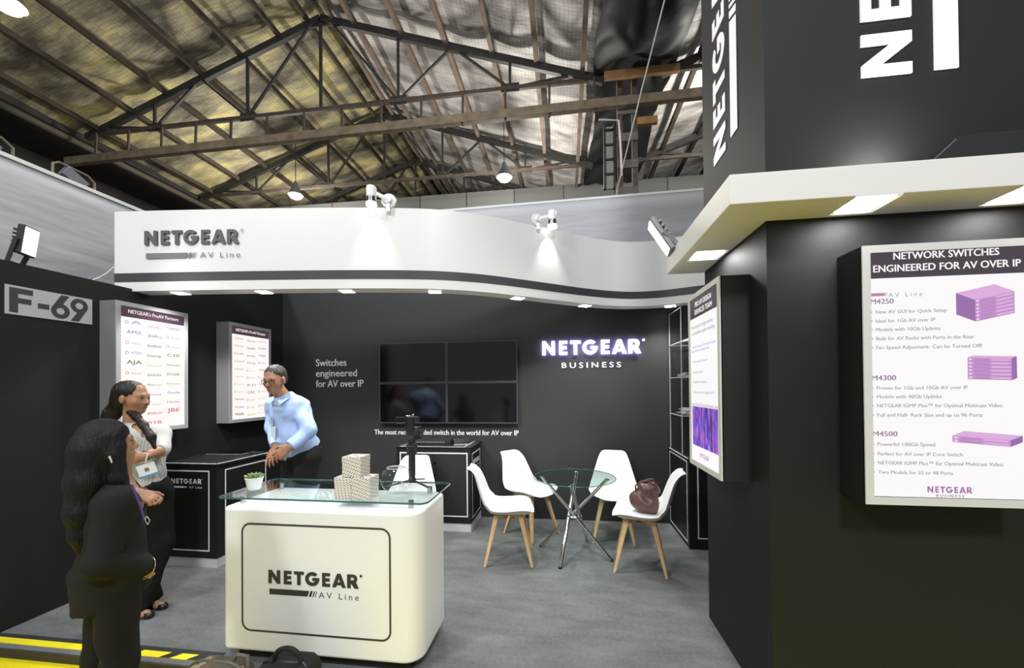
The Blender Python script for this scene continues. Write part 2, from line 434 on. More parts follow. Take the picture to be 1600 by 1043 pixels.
TARP = mat('black_plastic_sheet', (.014, .015, .015), .6, spec=.25, bump=(4.5, .9))
YTAPE = mat('yellow_tape', (.86, .74, .02), .5)
KTAPE = mat('black_tape', (.012, .012, .010), .5)

# floors
struct('floor_booth', MB().box((-3.78, 1.985, -.05), (1.9, 4.86, 0)), CARPET)
struct('floor_hall', MB().box((-22, -9, -.12), (14, 24, -.055)), mat('hall_concrete', (.16, .15, .14), .8, noise=(2, .2)))
struct('floor_aisle', MB().box((-7, .15, -.055), (3.5, 1.985, -.05)), YCARPET)
struct('trim_1', MB().box((-3.70, 2.072, 0), (-2.0, 2.105, .003)), mat('carpet_edge_band', (.02, .02, .022), .8), parent=None)
tp = thing('hazard_tape', 'yellow and black hazard tape stuck along the front edge of the grey carpet', 'tape', (-2.9, 2.03, 0))
m = MB().box((-3.70, 2.022, 0), (-2.02, 2.070, .003)); m.build('yellow_strip', YTAPE, tp)
m = MB()
for x in (-2.62, -2.36, -2.18):
    m.mesh([(x, 2.021, .0042), (x+.07, 2.021, .0042), (x+.11, 2.071, .0042), (x+.04, 2.071, .0042)], [(0, 1, 2, 3)])
m.build('black_stripes', KTAPE, tp)
struct('trim_2', MB().box((-3.78, 1.972, -.05), (1.9, 1.985, -.0005)), mat('riser_dark', (.035, .030, .02), .8))

# booth walls
struct('wall_left', MB().prism([(1.45, -.05), (4.86, -.05), (4.86, 2.98), (3.06, 2.98), (3.06, 2.415), (1.45, 2.415)], (-3.70, 0, 0), Y_, Z_, X_, .07), BLACK)
struct('wall_back', MB().box((-3.63, 4.70, 0), (1.63, 4.78, 2.98)), BLACKW)
struct('wall_right', MB().box((1.57, 2.83, 0), (1.63, 4.70, 2.38)), BLACK)
# tower wall with its projecting white canopy
struct('wall_tower', MB().box((.94, 2.0, -.05), (3.2, 2.83, 5.0)), mat('black_tower_panel', (.0125, .0125, .012), .62, spec=.25))
def canopy_poly(): return [(.70, 1.79), (3.3, 1.79), (3.3, 2.0), (.94, 2.0), (.94, 2.85), (.70, 2.85)]
SOFF = mat('canopy_white', (.74, .72, .68), .5)
cn = thing('canopy', 'white boxed canopy band wrapped around the black tower', 'canopy', (.82, 2.3, 2.32))
MB().prism(canopy_poly(), (0, 0, 2.32), X_, Y_, Z_, .128).build('canopy_body', SOFF, cn, bevel=.003)

# ---------------------------------------------------------------- hall shell
AX, AZ, SL = -5.9, 10.78, .345         # ridge of the hall roof and its slope
def roof_slope(name, x0, z0, x1, z1, m, n=44):
    mb = MB(); ny = 64; y0, y1 = -5.0, 23.5
    vs = []; fs = []
    for i in range(n+1):
        t = i/n
        for j in range(ny+1):
            u = j/ny
            x = x0+(x1-x0)*t; z = z0+(z1-z0)*t
            s = abs(math.sin(PI*(x-x0)/1.07))
            z += .22-.06*s*(1+.4*math.sin(y0*3+u*33+t*9))+.03*math.sin(u*61+t*13)
            vs.append((x, y0+(y1-y0)*u, z))
    for i in range(n):
        for j in range(ny): a = i*(ny+1)+j; fs.append((a, a+1, a+ny+2, a+ny+1))
    mb.mesh(vs, fs); return struct(name, mb, m, smooth=180)
HS = 6.8
roof_slope('ceiling_left', AX, AZ, AX-HS-.3, AZ-SL*(HS+.3), ROOFL)
roof_slope('ceiling_right', AX, AZ, AX+HS+.05, AZ-SL*(HS+.05), ROOFR)
BX = 2.15                               # where the next roof bay starts to climb
roof_slope('ceiling_bay', BX, 8.45, BX+HS, 8.45+SL*HS, ROOFR)
struct('wall_hall_back', MB().box((-15, 14.0, -.05), (12, 14.15, 8.64)), HALLW)
struct('wall_hall_end', MB().box((-16, 23.4, -.05), (12, 23.6, 12)), HALLW)
struct('wall_hall_side', MB().box((-15.2, -5, -.05), (-14.9, 23.4, 8.9)), DARKW)
struct('wall_hall_gutter', MB().box((-14.9, -5, 8.35), (-12.9, 23.4, 8.55)), DARKW)

# trusses
def truss(y, ax, az, lab, full=True, lo=-1):
    t = thing('roof_truss', lab, 'roof truss', (ax, y, az-SL*HS), 'steel trusses under the hall roof')
    zc = az-SL*HS
    ch = zc+.0
    P = lambda dx: (ax+dx, y, az-SL*abs(dx)-.10)
    Q = lambda dx: (ax+dx, y, ch)
    sides = (-1, 1) if full else (-1,)
    for s in sides:
        MB().bar(P(0), (ax+s*HS, y, zc-.06), .10, .17).build('rafter', DSTEEL, t)
    MB().bar((ax-HS, y, ch), (ax+(HS if full else 0), y, ch), .07, .09).build('bottom_chord', RSTEEL, t)
    MB().bar(P(0), Q(0), .06, .06).build('web_post', DSTEEL, t)
    for s in sides:
        for dx in (2.0, 4.7): MB().bar(P(s*dx), Q(s*dx), .055, .055).build('web_post', DSTEEL, t)
        for a, b in ((0.25, 2.0), (3.3, 2.0), (3.4, 4.7), (6.1, 4.7)):
            MB().bar(P(s*a), Q(s*b), .05, .05).build('web_diagonal', DSTEEL, t)
        for dx in (2.0, 4.7): MB().cbox((ax+s*dx, y, ch+.02), (.42, .035, .2)).build('gusset_plate', DSTEEL, t, bevel=.01)
        MB().cbox((ax+s*.12, y, az-.17), (.3, .035, .24)).build('gusset_plate', DSTEEL, t, bevel=.01)
    return t
truss(9.0, AX, AZ, 'dark steel roof truss closest to the booth, above the hanging timber beam')
truss(12.45, AX, AZ, 'dark steel roof truss in the middle of the row, behind the timber beam')
truss(15.2, AX, AZ, 'dark steel roof truss at the back of the hall, its chord hidden by grey panels')
truss(9.0, BX+HS, 8.45+SL*HS, 'steel truss of the next roof bay, just right of the black plastic sheet', full=False)
truss(12.45, BX+HS, 8.45+SL*HS, 'steel truss of the next roof bay, lower one beside the black tower', full=False)

# purlins
ORD = ['first', 'second', 'third', 'fourth', 'fifth', 'sixth', 'seventh', 'eighth']
def purlin(x, z, m, lab, w=.07, h=.13):
    o = MB().box((x-w/2, -5, z-h), (x+w/2, 23.3, z)).build('purlin', m)
    return tag(o, lab, 'purlin', 'purlins carrying the roof')
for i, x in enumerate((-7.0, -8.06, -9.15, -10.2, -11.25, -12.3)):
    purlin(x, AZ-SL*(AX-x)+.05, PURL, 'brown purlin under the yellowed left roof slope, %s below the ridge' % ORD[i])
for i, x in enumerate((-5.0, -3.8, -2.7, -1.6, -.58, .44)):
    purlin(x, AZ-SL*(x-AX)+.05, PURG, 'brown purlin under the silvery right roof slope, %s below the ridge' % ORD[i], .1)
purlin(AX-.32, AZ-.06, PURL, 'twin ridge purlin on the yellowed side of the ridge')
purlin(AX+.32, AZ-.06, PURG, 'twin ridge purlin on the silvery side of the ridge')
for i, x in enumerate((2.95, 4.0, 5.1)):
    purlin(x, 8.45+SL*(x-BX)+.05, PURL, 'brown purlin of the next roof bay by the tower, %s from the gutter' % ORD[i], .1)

# timber beam hung below the first truss
tb = thing('hanging_beam', 'long weathered timber beam hung on rods under the nearest truss', 'beam', (-5, 8.9, 7.66))
MB().bar((-13.2, 8.9, 7.70), (4.5, 8.9, 7.80), .14, .2).build('timber', TIMBER, tb, bevel=.01)
for i in range(14):
    x = -12.3+i*1.0
    if x > 1: break
    MB().bar((x, 8.9, 7.62), (x, 8.93, 8.43), .035, .05).build('hanger_rod', RSTEEL, tb)
# long pipe along the eave
tag(MB().tube([(-12.75, -2, 8.13), (-12.75, 14, 8.13)], .09, 10).build('eave_pipe', mat('pipe_brown', (.06, .05, .035), .7), smooth=60), 'long brown pipe running along the dark left eave', 'pipe')
# black plastic over the valley gutter
def tarp():
    mb = MB(); nx, ny = 40, 150; vs = []; fs = []
    for j in range(ny+1):
        v = j/ny; y = -2+15.9*v
        for i in range(nx+1):
            u = i/nx
            x = .75+1.65*u+.08*math.sin(y*1.3+u*4)
            sag = .62*math.sin(PI*u)**.8*max(0.0, min(1.0, (8.7-y)/1.2))
            z = 8.52-sag*(.75+.25*math.sin(y*.9+.5))-.05*math.sin(u*13+y*2.1+math.sin(y*3)*1.4)-.03*math.sin(y*6.3+u*9+3*math.sin(u*5))
            vs.append((x, y, z))
    for j in range(ny):
        for i in range(nx): a = j*(nx+1)+i; fs.append((a, a+1, a+nx+2, a+nx+1))
    mb.mesh(vs, fs); return mb
tag(tarp().build('plastic_sheet', TARP, smooth=180), 'black plastic sheet sagging under the roof valley', 'plastic sheet')
# lattice column under the valley
lc = thing('lattice_column', 'rusty lattice steel column under the roof valley by the tower', 'column', (1.42, 9.12, -.05))
for x in (1.26, 1.58): MB().box((x-.055, 9.05, -.05), (x+.055, 9.2, 8.4)).build('post', mat('column_brown', (.085, .068, .055), .8, noise=(5, .4)), lc)
for i in range(13):
    MB().box((1.20, 9.02, .4+i*.60), (1.64, 9.05, .58+i*.60)).build('batten', mat('batten_grey', (.15, .13, .115), .8, noise=(5, .3)), lc)
cl = thing('cable_ladder', 'pale green vertical cable ladder beside the lattice column', 'cable ladder', (.98, 9.1, 6.1))
MB().box((.93, 9.1, 6.0), (1.12, 9.15, 7.4)).build('backing', mat('ladder_green', (.26, .27, .22), .7, noise=(6, .25)), cl)
for x in (.92, 1.13): MB().box((x-.02, 9.06, 6.0), (x+.02, 9.18, 7.45)).build('side_rail', DSTEEL, cl)
MB().bar((1.13, 9.12, 7.2), (1.22, 9.12, 7.2), .03, .03).build('wall_bracket', DSTEEL, cl)
for i in range(4): MB().box((.92, 9.06, 6.3+i*.33), (1.13, 9.1, 6.34+i*.33)).build('rung', DSTEEL, cl)
for k, (x0, x1, y, z, lab) in enumerate(((.90, 2.45, 8.70, 8.20, 'orange timber crosspiece under the black plastic, topmost on the column'),
                                         (1.62, 2.05, 8.95, 7.30, 'short orange timber crosspiece below the hanging beam'),)):
    tag(MB().box((x0, y, z), (x1, y+.1, z+.16)).build('crosspiece', TIMBERO, bevel=.008), lab, 'timber')
tag(MB().tube([at(1040, -6, 6.0), at(1000, 150, 7.2), at(962, 306, 8.6)], .012, 6).build('rope', mat('rope_white', (.6, .58, .53), .8)), 'pale rope slanting down in front of the roof valley', 'rope')
tag(MB().tube([at(936, 187, 8.6), at(967, 188, 8.6), at(970, 240, 8.6), at(971, 275, 8.6)], .022, 6).build('conduit', mat('conduit_white', (.6, .6, .58), .6)), 'thin white conduit bent down beside the lattice column', 'conduit')

# white fabric partitions of the neighbours
def partition(name, lab, A, B, z0, z1a, z1b, amp, nrm):
    mb = MB(); A = Vector(A); B = Vector(B); n = 60; k = 24; vs = []; fs = []
    for i in range(n+1):
        for j in range(k+1):
            u, v = i/n, j/k; p = A.lerp(B, u); z = z0+(z1a+(z1b-z1a)*u-z0)*v
            d = amp*math.sin(v*9+u*7)*v*(1-v)*4
            vs.append((p.x+nrm[0]*d, p.y+nrm[1]*d, z))
    for i in range(n):
        for j in range(k): a = i*(k+1)+j; fs.append((a, a+1, a+k+2, a+k+1))
    mb.mesh(vs, fs)
    t = thing(name, lab, 'partition', (A+B)/2)
    o = mb.build('fabric', SHEET, t, smooth=180)
    sm = o.modifiers.new('cloth', 'SOLIDIFY'); sm.thickness = .01
    MB().bar((A.x, A.y, z1a), (B.x, B.y, z1b), .03, .03).build('top_rail', mat('rail_white', (.7, .7, .7), .5), t)
    return t
partition('fabric_partition', 'white fabric partition rising behind the left black wall', (-4.2, -1.0, -.05), (-4.2, 5.1, -.05), 0, 3.34, 3.355, .012, (1, 0))
partition('fabric_partition', 'white fabric partition rising behind the curved header', (-4.0, 5.2, -.05), (3.0, 5.2, -.05), 0, 3.93, 4.01, .03, (0, 1))
# unlit floods in wire brackets clamped on top of the left partition, and clutter
def clamp_flood(y, lab, s=1.0):
    t = thing('clamp_flood', lab, 'lamp', (-4.25, y, 3.36), 'unlit floods on the left fabric partition')
    M = Matrix.Translation((-4.27, y, 3.42)) @ Matrix.Rotation(-.5, 4, 'X')
    MB().box((-.03, -.10*s, -.05), (.03, .10*s, .05), M).build('lamp_body', mat('dull_lamp', (.12, .12, .15), .5), t, bevel=.006)
    MB().tube([(-4.27, y-.17*s, 3.35), (-4.27, y-.17*s, 3.48), (-4.27, y-.12*s, 3.51), (-4.27, y+.12*s, 3.50), (-4.27, y+.18*s, 3.46), (-4.27, y+.18*s, 3.35)], .010, 8).build('bracket', mat('bracket_brown', (.14, .12, .08), .5), t, smooth=60)
clamp_flood(2.93, 'unlit flood in a wire bracket further along the white left partition', .85)
clamp_flood(2.36, 'unlit flood in a wire bracket at the near end of the white left partition', 1.0)

# hall lamps seen under the roof, plus two unseen ones added for the roof light
def hall_lamp(p, r, power, lab):
    p = Vector(p)
    t = thing('high_bay_lamp', lab, 'lamp', p, 'lit high-bay lamps of the hall')
    MB().lathe([(.001, .42), (.06, .42), (.08, .30), (r*.6, .20), (r*1.02, .03), (r*1.02, 0)], p, 24).build('reflector', GREYP, t, smooth=40)
    MB().lathe([(r*.95, .0), (r*.7, -.08), (.001, -.12)], p, 24).build('lens', LAMPY, t, smooth=60)
    MB().tube([p+Vector((0, 0, .42)), Vector((p.x, p.y, (AZ-SL*abs(p.x-AX) if p.x < BX else 8.45+SL*(p.x-BX))+.05))], .012, 6).build('hanger', DSTEEL, t)
    l = bpy.data.lights.new('high_bay_light', 'POINT'); l.energy = power; l.color = (1, .95, .86); l.shadow_soft_size = .2
    o = bpy.data.objects.new('high_bay_light', l); COL.objects.link(o); o.location = p+Vector((0, 0, -.35)); hold(o, t)
hall_lamp(at(462, 305, 13.0), .22, 620, 'lit round hall lamp seen low under the yellowed roof slope')
hall_lamp(at(788, 277, 11.5), .22, 620, 'lit round hall lamp seen under the silvery roof slope')
hall_lamp((-2.6, 4.6, 8.3), .24, 240, 'added hall lamp above the booth, out of view, lighting the roof from below')  # added lamp outside the view, brightens the roof underside
hall_lamp((4.4, 9.8, 8.2), .22, 520, 'added hall lamp out of sight behind the black tower, brightening the next roof bay')  # added lamp the tower hides, lifts the dark roof of the next bay
hall_lamp(at(12, 6, 6.5), .22, 70, 'bright hall lamp in the top corner above the left wall')

# ================================================================== BOOTH HEADER (curved white fascia)
HZ0, HZ1 = 2.395, 3.075
KN = [(-3.785, 2.878), (-3.12, 2.945), (-2.35, 3.035), (-1.7, 3.125), (-1.25, 3.21), (-1.0, 3.285), (-.7, 3.43), (-.35, 3.67), (-.05, 3.89), (.2, 4.07), (.5, 4.24), (.75, 4.31), (1.0, 4.29), (1.3, 4.17), (1.56, 4.05)]
def catmull(P, n=10):
    P = [Vector(p) for p in P]; out = []
    for i in range(len(P)-1):
        p0 = P[max(i-1, 0)]; p1 = P[i]; p2 = P[i+1]; p3 = P[min(i+2, len(P)-1)]
        for k in range(n):
            t = k/n
            out.append(.5*((2*p1)+(p2-p0)*t+(2*p0-5*p1+4*p2-p3)*t*t+(3*p1-p0-3*p2+p3)*t**3))
    out.append(P[-1]); return out
HP = catmull(KN, 8)
def hdr_at(x):
    for a, b in zip(HP, HP[1:]):
        if a.x <= x <= b.x:
            t = (x-a.x)/(b.x-a.x); p = a.lerp(b, t); d = (b-a).normalized(); return p, d, Vector((d.y, -d.x))
    return HP[0], X_.xy, Vector((0, -1))
def ribbon(z0, z1, lift, back, m, name, parent):
    mb = MB(); vs = []; fs = []; N = len(HP)
    for i, p in enumerate(HP):
        d = (HP[min(i+1, N-1)]-HP[max(i-1, 0)]).normalized(); nn = Vector((d.y, -d.x))
        a = p+nn*lift; b = p-nn*back
        vs += [(a.x, a.y, z0), (a.x, a.y, z1), (b.x, b.y, z1), (b.x, b.y, z0)]
    for i in range(N-1):
        for k in range(4): fs.append((4*i+k, 4*i+(k+1) % 4, 4*i+4+(k+1) % 4, 4*i+4+k))
    fs += [(0, 1, 2, 3), tuple(4*(N-1)+k for k in (3, 2, 1, 0))]
    mb.mesh(vs, fs); return mb.build(name, m, parent, smooth=35)
hd = thing('header', 'long white S-curved header with a dark grey stripe over the booth', 'booth header', (-1.2, 3.1, HZ0))
ribbon(HZ0, HZ1, 0, .15, WHITE, 'header_body', hd)
ribbon(2.474, 2.548, .003, -.0005, DSTRIPE, 'grey_stripe', hd)
p, d, n = hdr_at(-3.1); U = Vector((d.x, d.y, 0)); NN = Vector((n.x, n.y, 0))
pa = at(228, 384, 1); 
def on_hdr(px, py):           # where a sight line meets the straight left run of the header
    a, _, _ = hdr_at(-3.6); b, _, _ = hdr_at(-2.5); o = Vector((0, 0, EYE)); r = at(px, py, 1)-o
    dd = (b-a); nn = Vector((dd.y, -dd.x)); t = nn.dot(a-o.xy)/nn.dot(r.xy); return o+r*t
o0 = on_hdr(228.5, 385); o1 = on_hdr(375, 382.5); UU = Vector((o1.x-o0.x, o1.y-o0.y, 0)); w = UU.length; UU.normalize(); NH = Vector((UU.y, -UU.x, 0))
lg = MB(); lg.use(DLET).flat(wordmark(w, .118, .018, reg=False), Vector((o0.x, o0.y, 2.780)), UU, Z_, NH, .001)
lg.build('raised_lettering', None, hd)
lg = MB(); ob = on_hdr(230, 404)
lg.use(GREYL).flat(av_bar(.436, .044), Vector((ob.x, ob.y, 2.666)), UU, Z_, NH, .013)
lg.flat(text('AV Line', .046, .345, space=1.35), Vector((ob.x, ob.y, 2.666))+UU*.465, UU, Z_, NH, .013)
lg.flat(text('\u00ae', .03, .028), Vector((o0.x, o0.y, 2.875))+UU*(w+.012), UU, Z_, NH, .013)
lg.build('flat_lettering', None, hd)

# downlights under the header
DLX = [(-3.275, 'first from the left'), (-2.55, 'second from the left'), (-1.84, 'third from the left'), (-1.096, 'fourth, in the middle'), (-.395, 'third from the right'), (.245, 'second from the right'), (1.07, 'last on the right')]
for i, (x, w_) in enumerate(DLX):
    p, d, n = hdr_at(x); q = p-n*.075
    t = thing('downlight', 'lit downlight under the curved header, '+w_, 'ceiling light', (q.x, q.y, HZ0), 'downlights under the curved header')
    R3 = Matrix.Rotation(math.atan2(d.y, d.x), 4, 'Z'); M = Matrix.Translation((q.x, q.y, HZ0)) @ R3
    MB().box((-.062, -.055, -.006), (.062, .055, .0), M).build('trim_ring', PLW, t, bevel=.003)
    MB().box((-.052, -.046, -.010), (.052, .046, -.005), M).build('lens', LAMP, t)
    hold(spot_light('downlight_beam', (q.x, q.y, HZ0-.03), (q.x, q.y+.10, 0), 62, 128, .8, radius=.05), t)

tag(MB().tube([at(178, 417, 2.86), at(168, 426, 2.86), at(156, 433, 2.86), at(146, 437, 2.88)], .004, 6).build('cable', PLW, smooth=60), 'thin white cable looping from the left end of the header down behind the wall', 'cable')
# arm spots on the header top
def arm_spot(x, hand, lab):
    p, d, n = hdr_at(x); D3 = Vector((d.x, d.y, 0)); N3 = Vector((n.x, n.y, 0))
    b = Vector((p.x, p.y, HZ1)) - N3*.05
    t = thing('arm_spot', lab, 'spotlight', b, 'white arm spots over the header')
    # round mounting plate behind the top edge, forked arm, cylinder head with dark reflector band
    c = b+N3*.02+Z_*.0
    Mx = Matrix((( N3.x, D3.x, 0, 0), (N3.y, D3.y, 0, 0), (0, 0, 1, 0), (0, 0, 0, 1)))
    rot = Matrix(((D3.x, 0, N3.x), (D3.y, 0, N3.y), (0, 1, 0)))
    pl = MB(); pl.lathe([(.001, -.012), (.058, -.012), (.062, 0), (.058, .012), (.001, .012)], b+N3*.055+Z_*.055, 28, rot); pl.build('mounting_plate', PLW, t, smooth=40)
    h = b+N3*.125+D3*hand*.125+Z_*.035
    ar = MB(); ar.bar(b+N3*.09+Z_*.055, h+Z_*.05-D3*hand*.03, .022, .03); ar.cyl(b+N3*.06+Z_*.055, b+N3*.10+Z_*.055, .036, .030, 18); ar.box((-.016, -.012, -.045), (.016, .012, .05), Matrix.Translation(b+N3*.075+Z_*.0)); ar.build('arm', PLW, t, bevel=.004)
    hb = MB(); hb.lathe([(.001, .105), (.036, .105), (.040, .098), (.040, .018), (.037, .016)], h, 24); hb.build('lamp_head', PLW, t, smooth=40)
    rb = MB(); rb.lathe([(.037, .018), (.038, .0), (.039, -.028), (.001, -.028)], h, 24); rb.build('reflector_band', mat('dark_chrome', (.12, .12, .12), .2, metal=.8), t, smooth=40)
    ls = MB(); ls.lathe([(.041, -.028), (.043, -.05), (.041, -.056), (.001, -.060)], h, 24); ls.build('lens', glow('spot_glow', (1, .99, .97), 6), t, smooth=40)
    hold(spot_light('spot_beam', h-Z_*.075, h-Z_*1.2-N3*.30, 11, 66, .9, radius=.02), t)
arm_spot(-1.46, -1, 'white arm spotlight over the straight left half of the header')
arm_spot(-.255, 1, 'white arm spotlight over the curving right half of the header')

# ================================================================== FLOOD LIGHTS
def flood(p, aim, up, lab, power, lens=7.0, w=.17, h=.22, case=None, foot=None):
    p = Vector(p); f = Vector(aim).normalized(); x = f.cross(Vector(up)).normalized(); u = x.cross(f)
    M = Matrix(((x.x, u.x, -f.x, p.x), (x.y, u.y, -f.y, p.y), (x.z, u.z, -f.z, p.z), (0, 0, 0, 1)))
    t = thing('floodlight', lab, 'floodlight', p)
    case = case or GREYP
    MB().box((-w/2, -h/2, -.006), (w/2, h/2, .03), M).build('case', case, t, bevel=.008)
    fn = MB()
    for k in range(6): fn.box((-w/2+.012, -h/2+.02+k*(h-.04)/6, .03), (w/2-.012, -h/2+.034+k*(h-.04)/6, .056), M)
    fn.build('cooling_fins', case, t, bevel=.003)
    MB().box((-w/2+.013, -h/2+.013, -.012), (w/2-.013, h/2-.013, -.005), M).build('lens', glow('flood_glow', (1, .99, .95), lens), t)
    ft = Vector(foot)
    a = M @ Vector((-w/2-.006, 0, .02)); b = M @ Vector((w/2+.006, 0, .02))
    br = MB(); br.bar(a, ft-x*w*.45, .006, .026); br.bar(b, ft+x*w*.45, .006, .026); br.bar(ft-x*w*.48, ft+x*w*.48, .03, .006); br.build('bracket', case, t)
    if power: hold(spot_light('flood_beam', p+f*.06, p+f*1.0, power, 120, .7, radius=.08), t)
    return t
flood((-3.62, 2.235, 2.575), (.84, .42, -.12), Z_, 'lit black floodlight standing on top of the left black wall', 7, 7, .13, .2, PLB, (-3.68, 2.20, 2.42))
flood((.625, 2.72, 2.53), (-.85, .12, -.52), Z_, 'lit grey floodlight leaning out from the canopy towards the header', 15, 7, .16, .25, GREYP, (.74, 2.72, 2.45))
fl = thing('floodlight', 'black floodlight lying face up on the canopy before the tower', 'floodlight', (1.7, 1.9, 2.45))
M = Matrix.Translation((1.72, 1.90, 2.50)) @ Matrix.Rotation(.0, 4, 'X')
MB().prism([(-.24, -.05), (.30, -.05), (.30, .05), (-.05, .06), (-.14, .045)], (1.72, 1.83, 2.502), X_, Z_, Y_, .14).build('case', PLB, fl, bevel=.006)
hold(area_light('flood_up_light', (1.40, 1.87, 2.50), (1.35, 2.0, 2.80), .10, 4.0, (1, .98, .94)), fl)
# canopy squares
for (x, y, lab) in ((1.27, 1.875, 'square lit ceiling panel under the canopy, above the black side of the big poster box'), (1.86, 1.875, 'square lit ceiling panel under the canopy at the right edge of the photo'), (.83, 2.46, 'square lit ceiling panel under the left run of the canopy')):
    t = thing('canopy_light', lab, 'ceiling light', (x, y, 2.32), 'square lights under the white canopy')
    MB().flat(frame_mesh(.175, .175, .016, .004, .005), (x, y, 2.3145), X_, Y_, Z_).build('trim_ring', PLW, t)
    MB().box((x-.072, y-.072, 2.3155), (x+.072, y+.072, 2.3195)).build('lens', LAMP, t)
    hold(area_light('canopy_beam', (x, y, 2.308), (x, y-.02, 0), .14, 3.6, (1, .99, .97)), t)

# ================================================================== TOWER LETTERING
TLET = mat('tower_letter_white', (.8, .8, .82), .4, emit=(.92, .92, 1), estr=.30)
tl = thing('tower_sign', 'big white upward-running letters and bar on the front of the black tower', 'sign', (1.5, 1.998, 2.95))
m = MB(); m.use(TLET).flat(wordmark(1.46, .205, .008), (1.553, 1.999, 2.945), Z_, -X_, -Y_, .001)
m.build('raised_lettering', None, tl)
m = MB(); m.use(TLET).flat(av_bar(.82, .092, .008), (1.735, 1.999, 2.948), Z_, -X_, -Y_, .001); m.build('bar_lettering', None, tl)
tl = thing('tower_sign', 'narrow white upward-running letters and bar on the left flank of the black tower', 'sign', (.938, 2.5, 2.93))
m = MB(); m.use(TLET).flat(wordmark(1.30, .180, .003), (.939, 2.447, 2.925), Z_, Y_, -X_, .001); m.build('raised_lettering', None, tl)
m = MB(); m.use(TLET).flat(av_bar(.78, .084, .003), (.939, 2.288, 2.948), Z_, Y_, -X_, .001); m.build('bar_lettering', None, tl)

# ================================================================== WALL SIGNS
s1 = thing('wall_sign', 'white three-line slogan left of the video wall', 'sign', (-2.85, 4.7, 1.58))
m = MB(); m.use(WLET)
for s, z, w_ in (('Switches', 1.848, .415), ('engineered', 1.713, .557), ('for AV over IP', 1.580, .645)): m.flat(text(s, .088, w_, bold=.010, t=.004), (-3.166, 4.7, z), *BACKF, .0005)
m.build('lettering', None, s1)
s2 = thing('wall_sign', 'white one-line slogan just under the video wall', 'sign', (-1.47, 4.7, .975))
m = MB(); m.use(WLET).flat(text('The most recommended switch in the world for AV over IP', .060, 1.815, bold=.016, t=.004), (-2.377, 4.7, .982), *BACKF, .0005); m.build('lettering', None, s2)
s3 = thing('wall_sign', 'glowing white raised company name on the back wall', 'sign', (.29, 4.7, 1.93))
WG = mat('white_glow', (.02, .02, .02), .4, emit=(.93, .92, 1), estr=1.9)
m = MB(); m.use(WG).flat(wordmark(1.12, .162, .03), (-.268, 4.671, 1.928), *BACKF, .0); m.build('lit_lettering', None, s3)
m = MB(); m.use(WLET).flat(text('BUSINESS', .062, .674, bold=.02, space=1.5, t=.012), (-.042, 4.7, 1.775), *BACKF, .0005); m.build('plain_lettering', None, s3)
m = MB(); m.use(mat('violet_back_glow', (.02, .02, .02), .5, emit=(.42, .36, 1), estr=30)).flat(wordmark(1.12, .162, reg=False), (-.268, 4.672, 1.928), *BACKF, .0); m.build('halo_backing', None, s3)
# stand number
s4 = thing('stand_number', 'grey stand number plate F-69 with dark digits on the left wall', 'sign', (-3.63, 2.36, 2.07))
MB().box((-3.6295, 2.121, 2.066), (-3.624, 2.603, 2.259)).build('plate', mat('plate_grey', (.50, .51, .55), .5), s4)
STN = mat('number_dark', (.05, .052, .055), .5)
def num6(cx, cy, s, flip):
    a = arc(0, -.17, .31, 0, 345, 26); b = arc(0, -.17, .135, 0, 345, 20)
    leg = [(-.29, -.06), (.02, .50), (.30, .50), (.06, .10)]
    k = -1 if flip else 1
    return [[(cx+k*p[0]*s, cy+k*p[1]*s) for p in lp] for lp in (a, b)], [(cx+k*p[0]*s, cy+k*p[1]*s) for p in leg]
m = MB(); m.use(STN)
F_ = [(0, 0), (0, .165), (.118, .165), (.118, .128), (.043, .128), (.043, .100), (.110, .100), (.110, .064), (.043, .064), (.043, 0)]
m.flat(outline_mesh([F_]), (-3.624, 2.140, 2.080), *LEFTF, .0010)
m.flat(outline_mesh([[(0, 0), (.062, 0), (.062, .036), (0, .036)]]), (-3.624, 2.283, 2.130), *LEFTF, .0010)
for cx, fl_ in ((.068, False), (.180, True)):
    rings, leg = num6(cx, .083, .175, fl_)
    m.flat(outline_mesh(rings), (-3.624, 2.340, 2.080), *LEFTF, .0010)
    m.flat(outline_mesh([leg]), (-3.624, 2.340, 2.080), *LEFTF, .0013)
m.build('digits', None, s4)

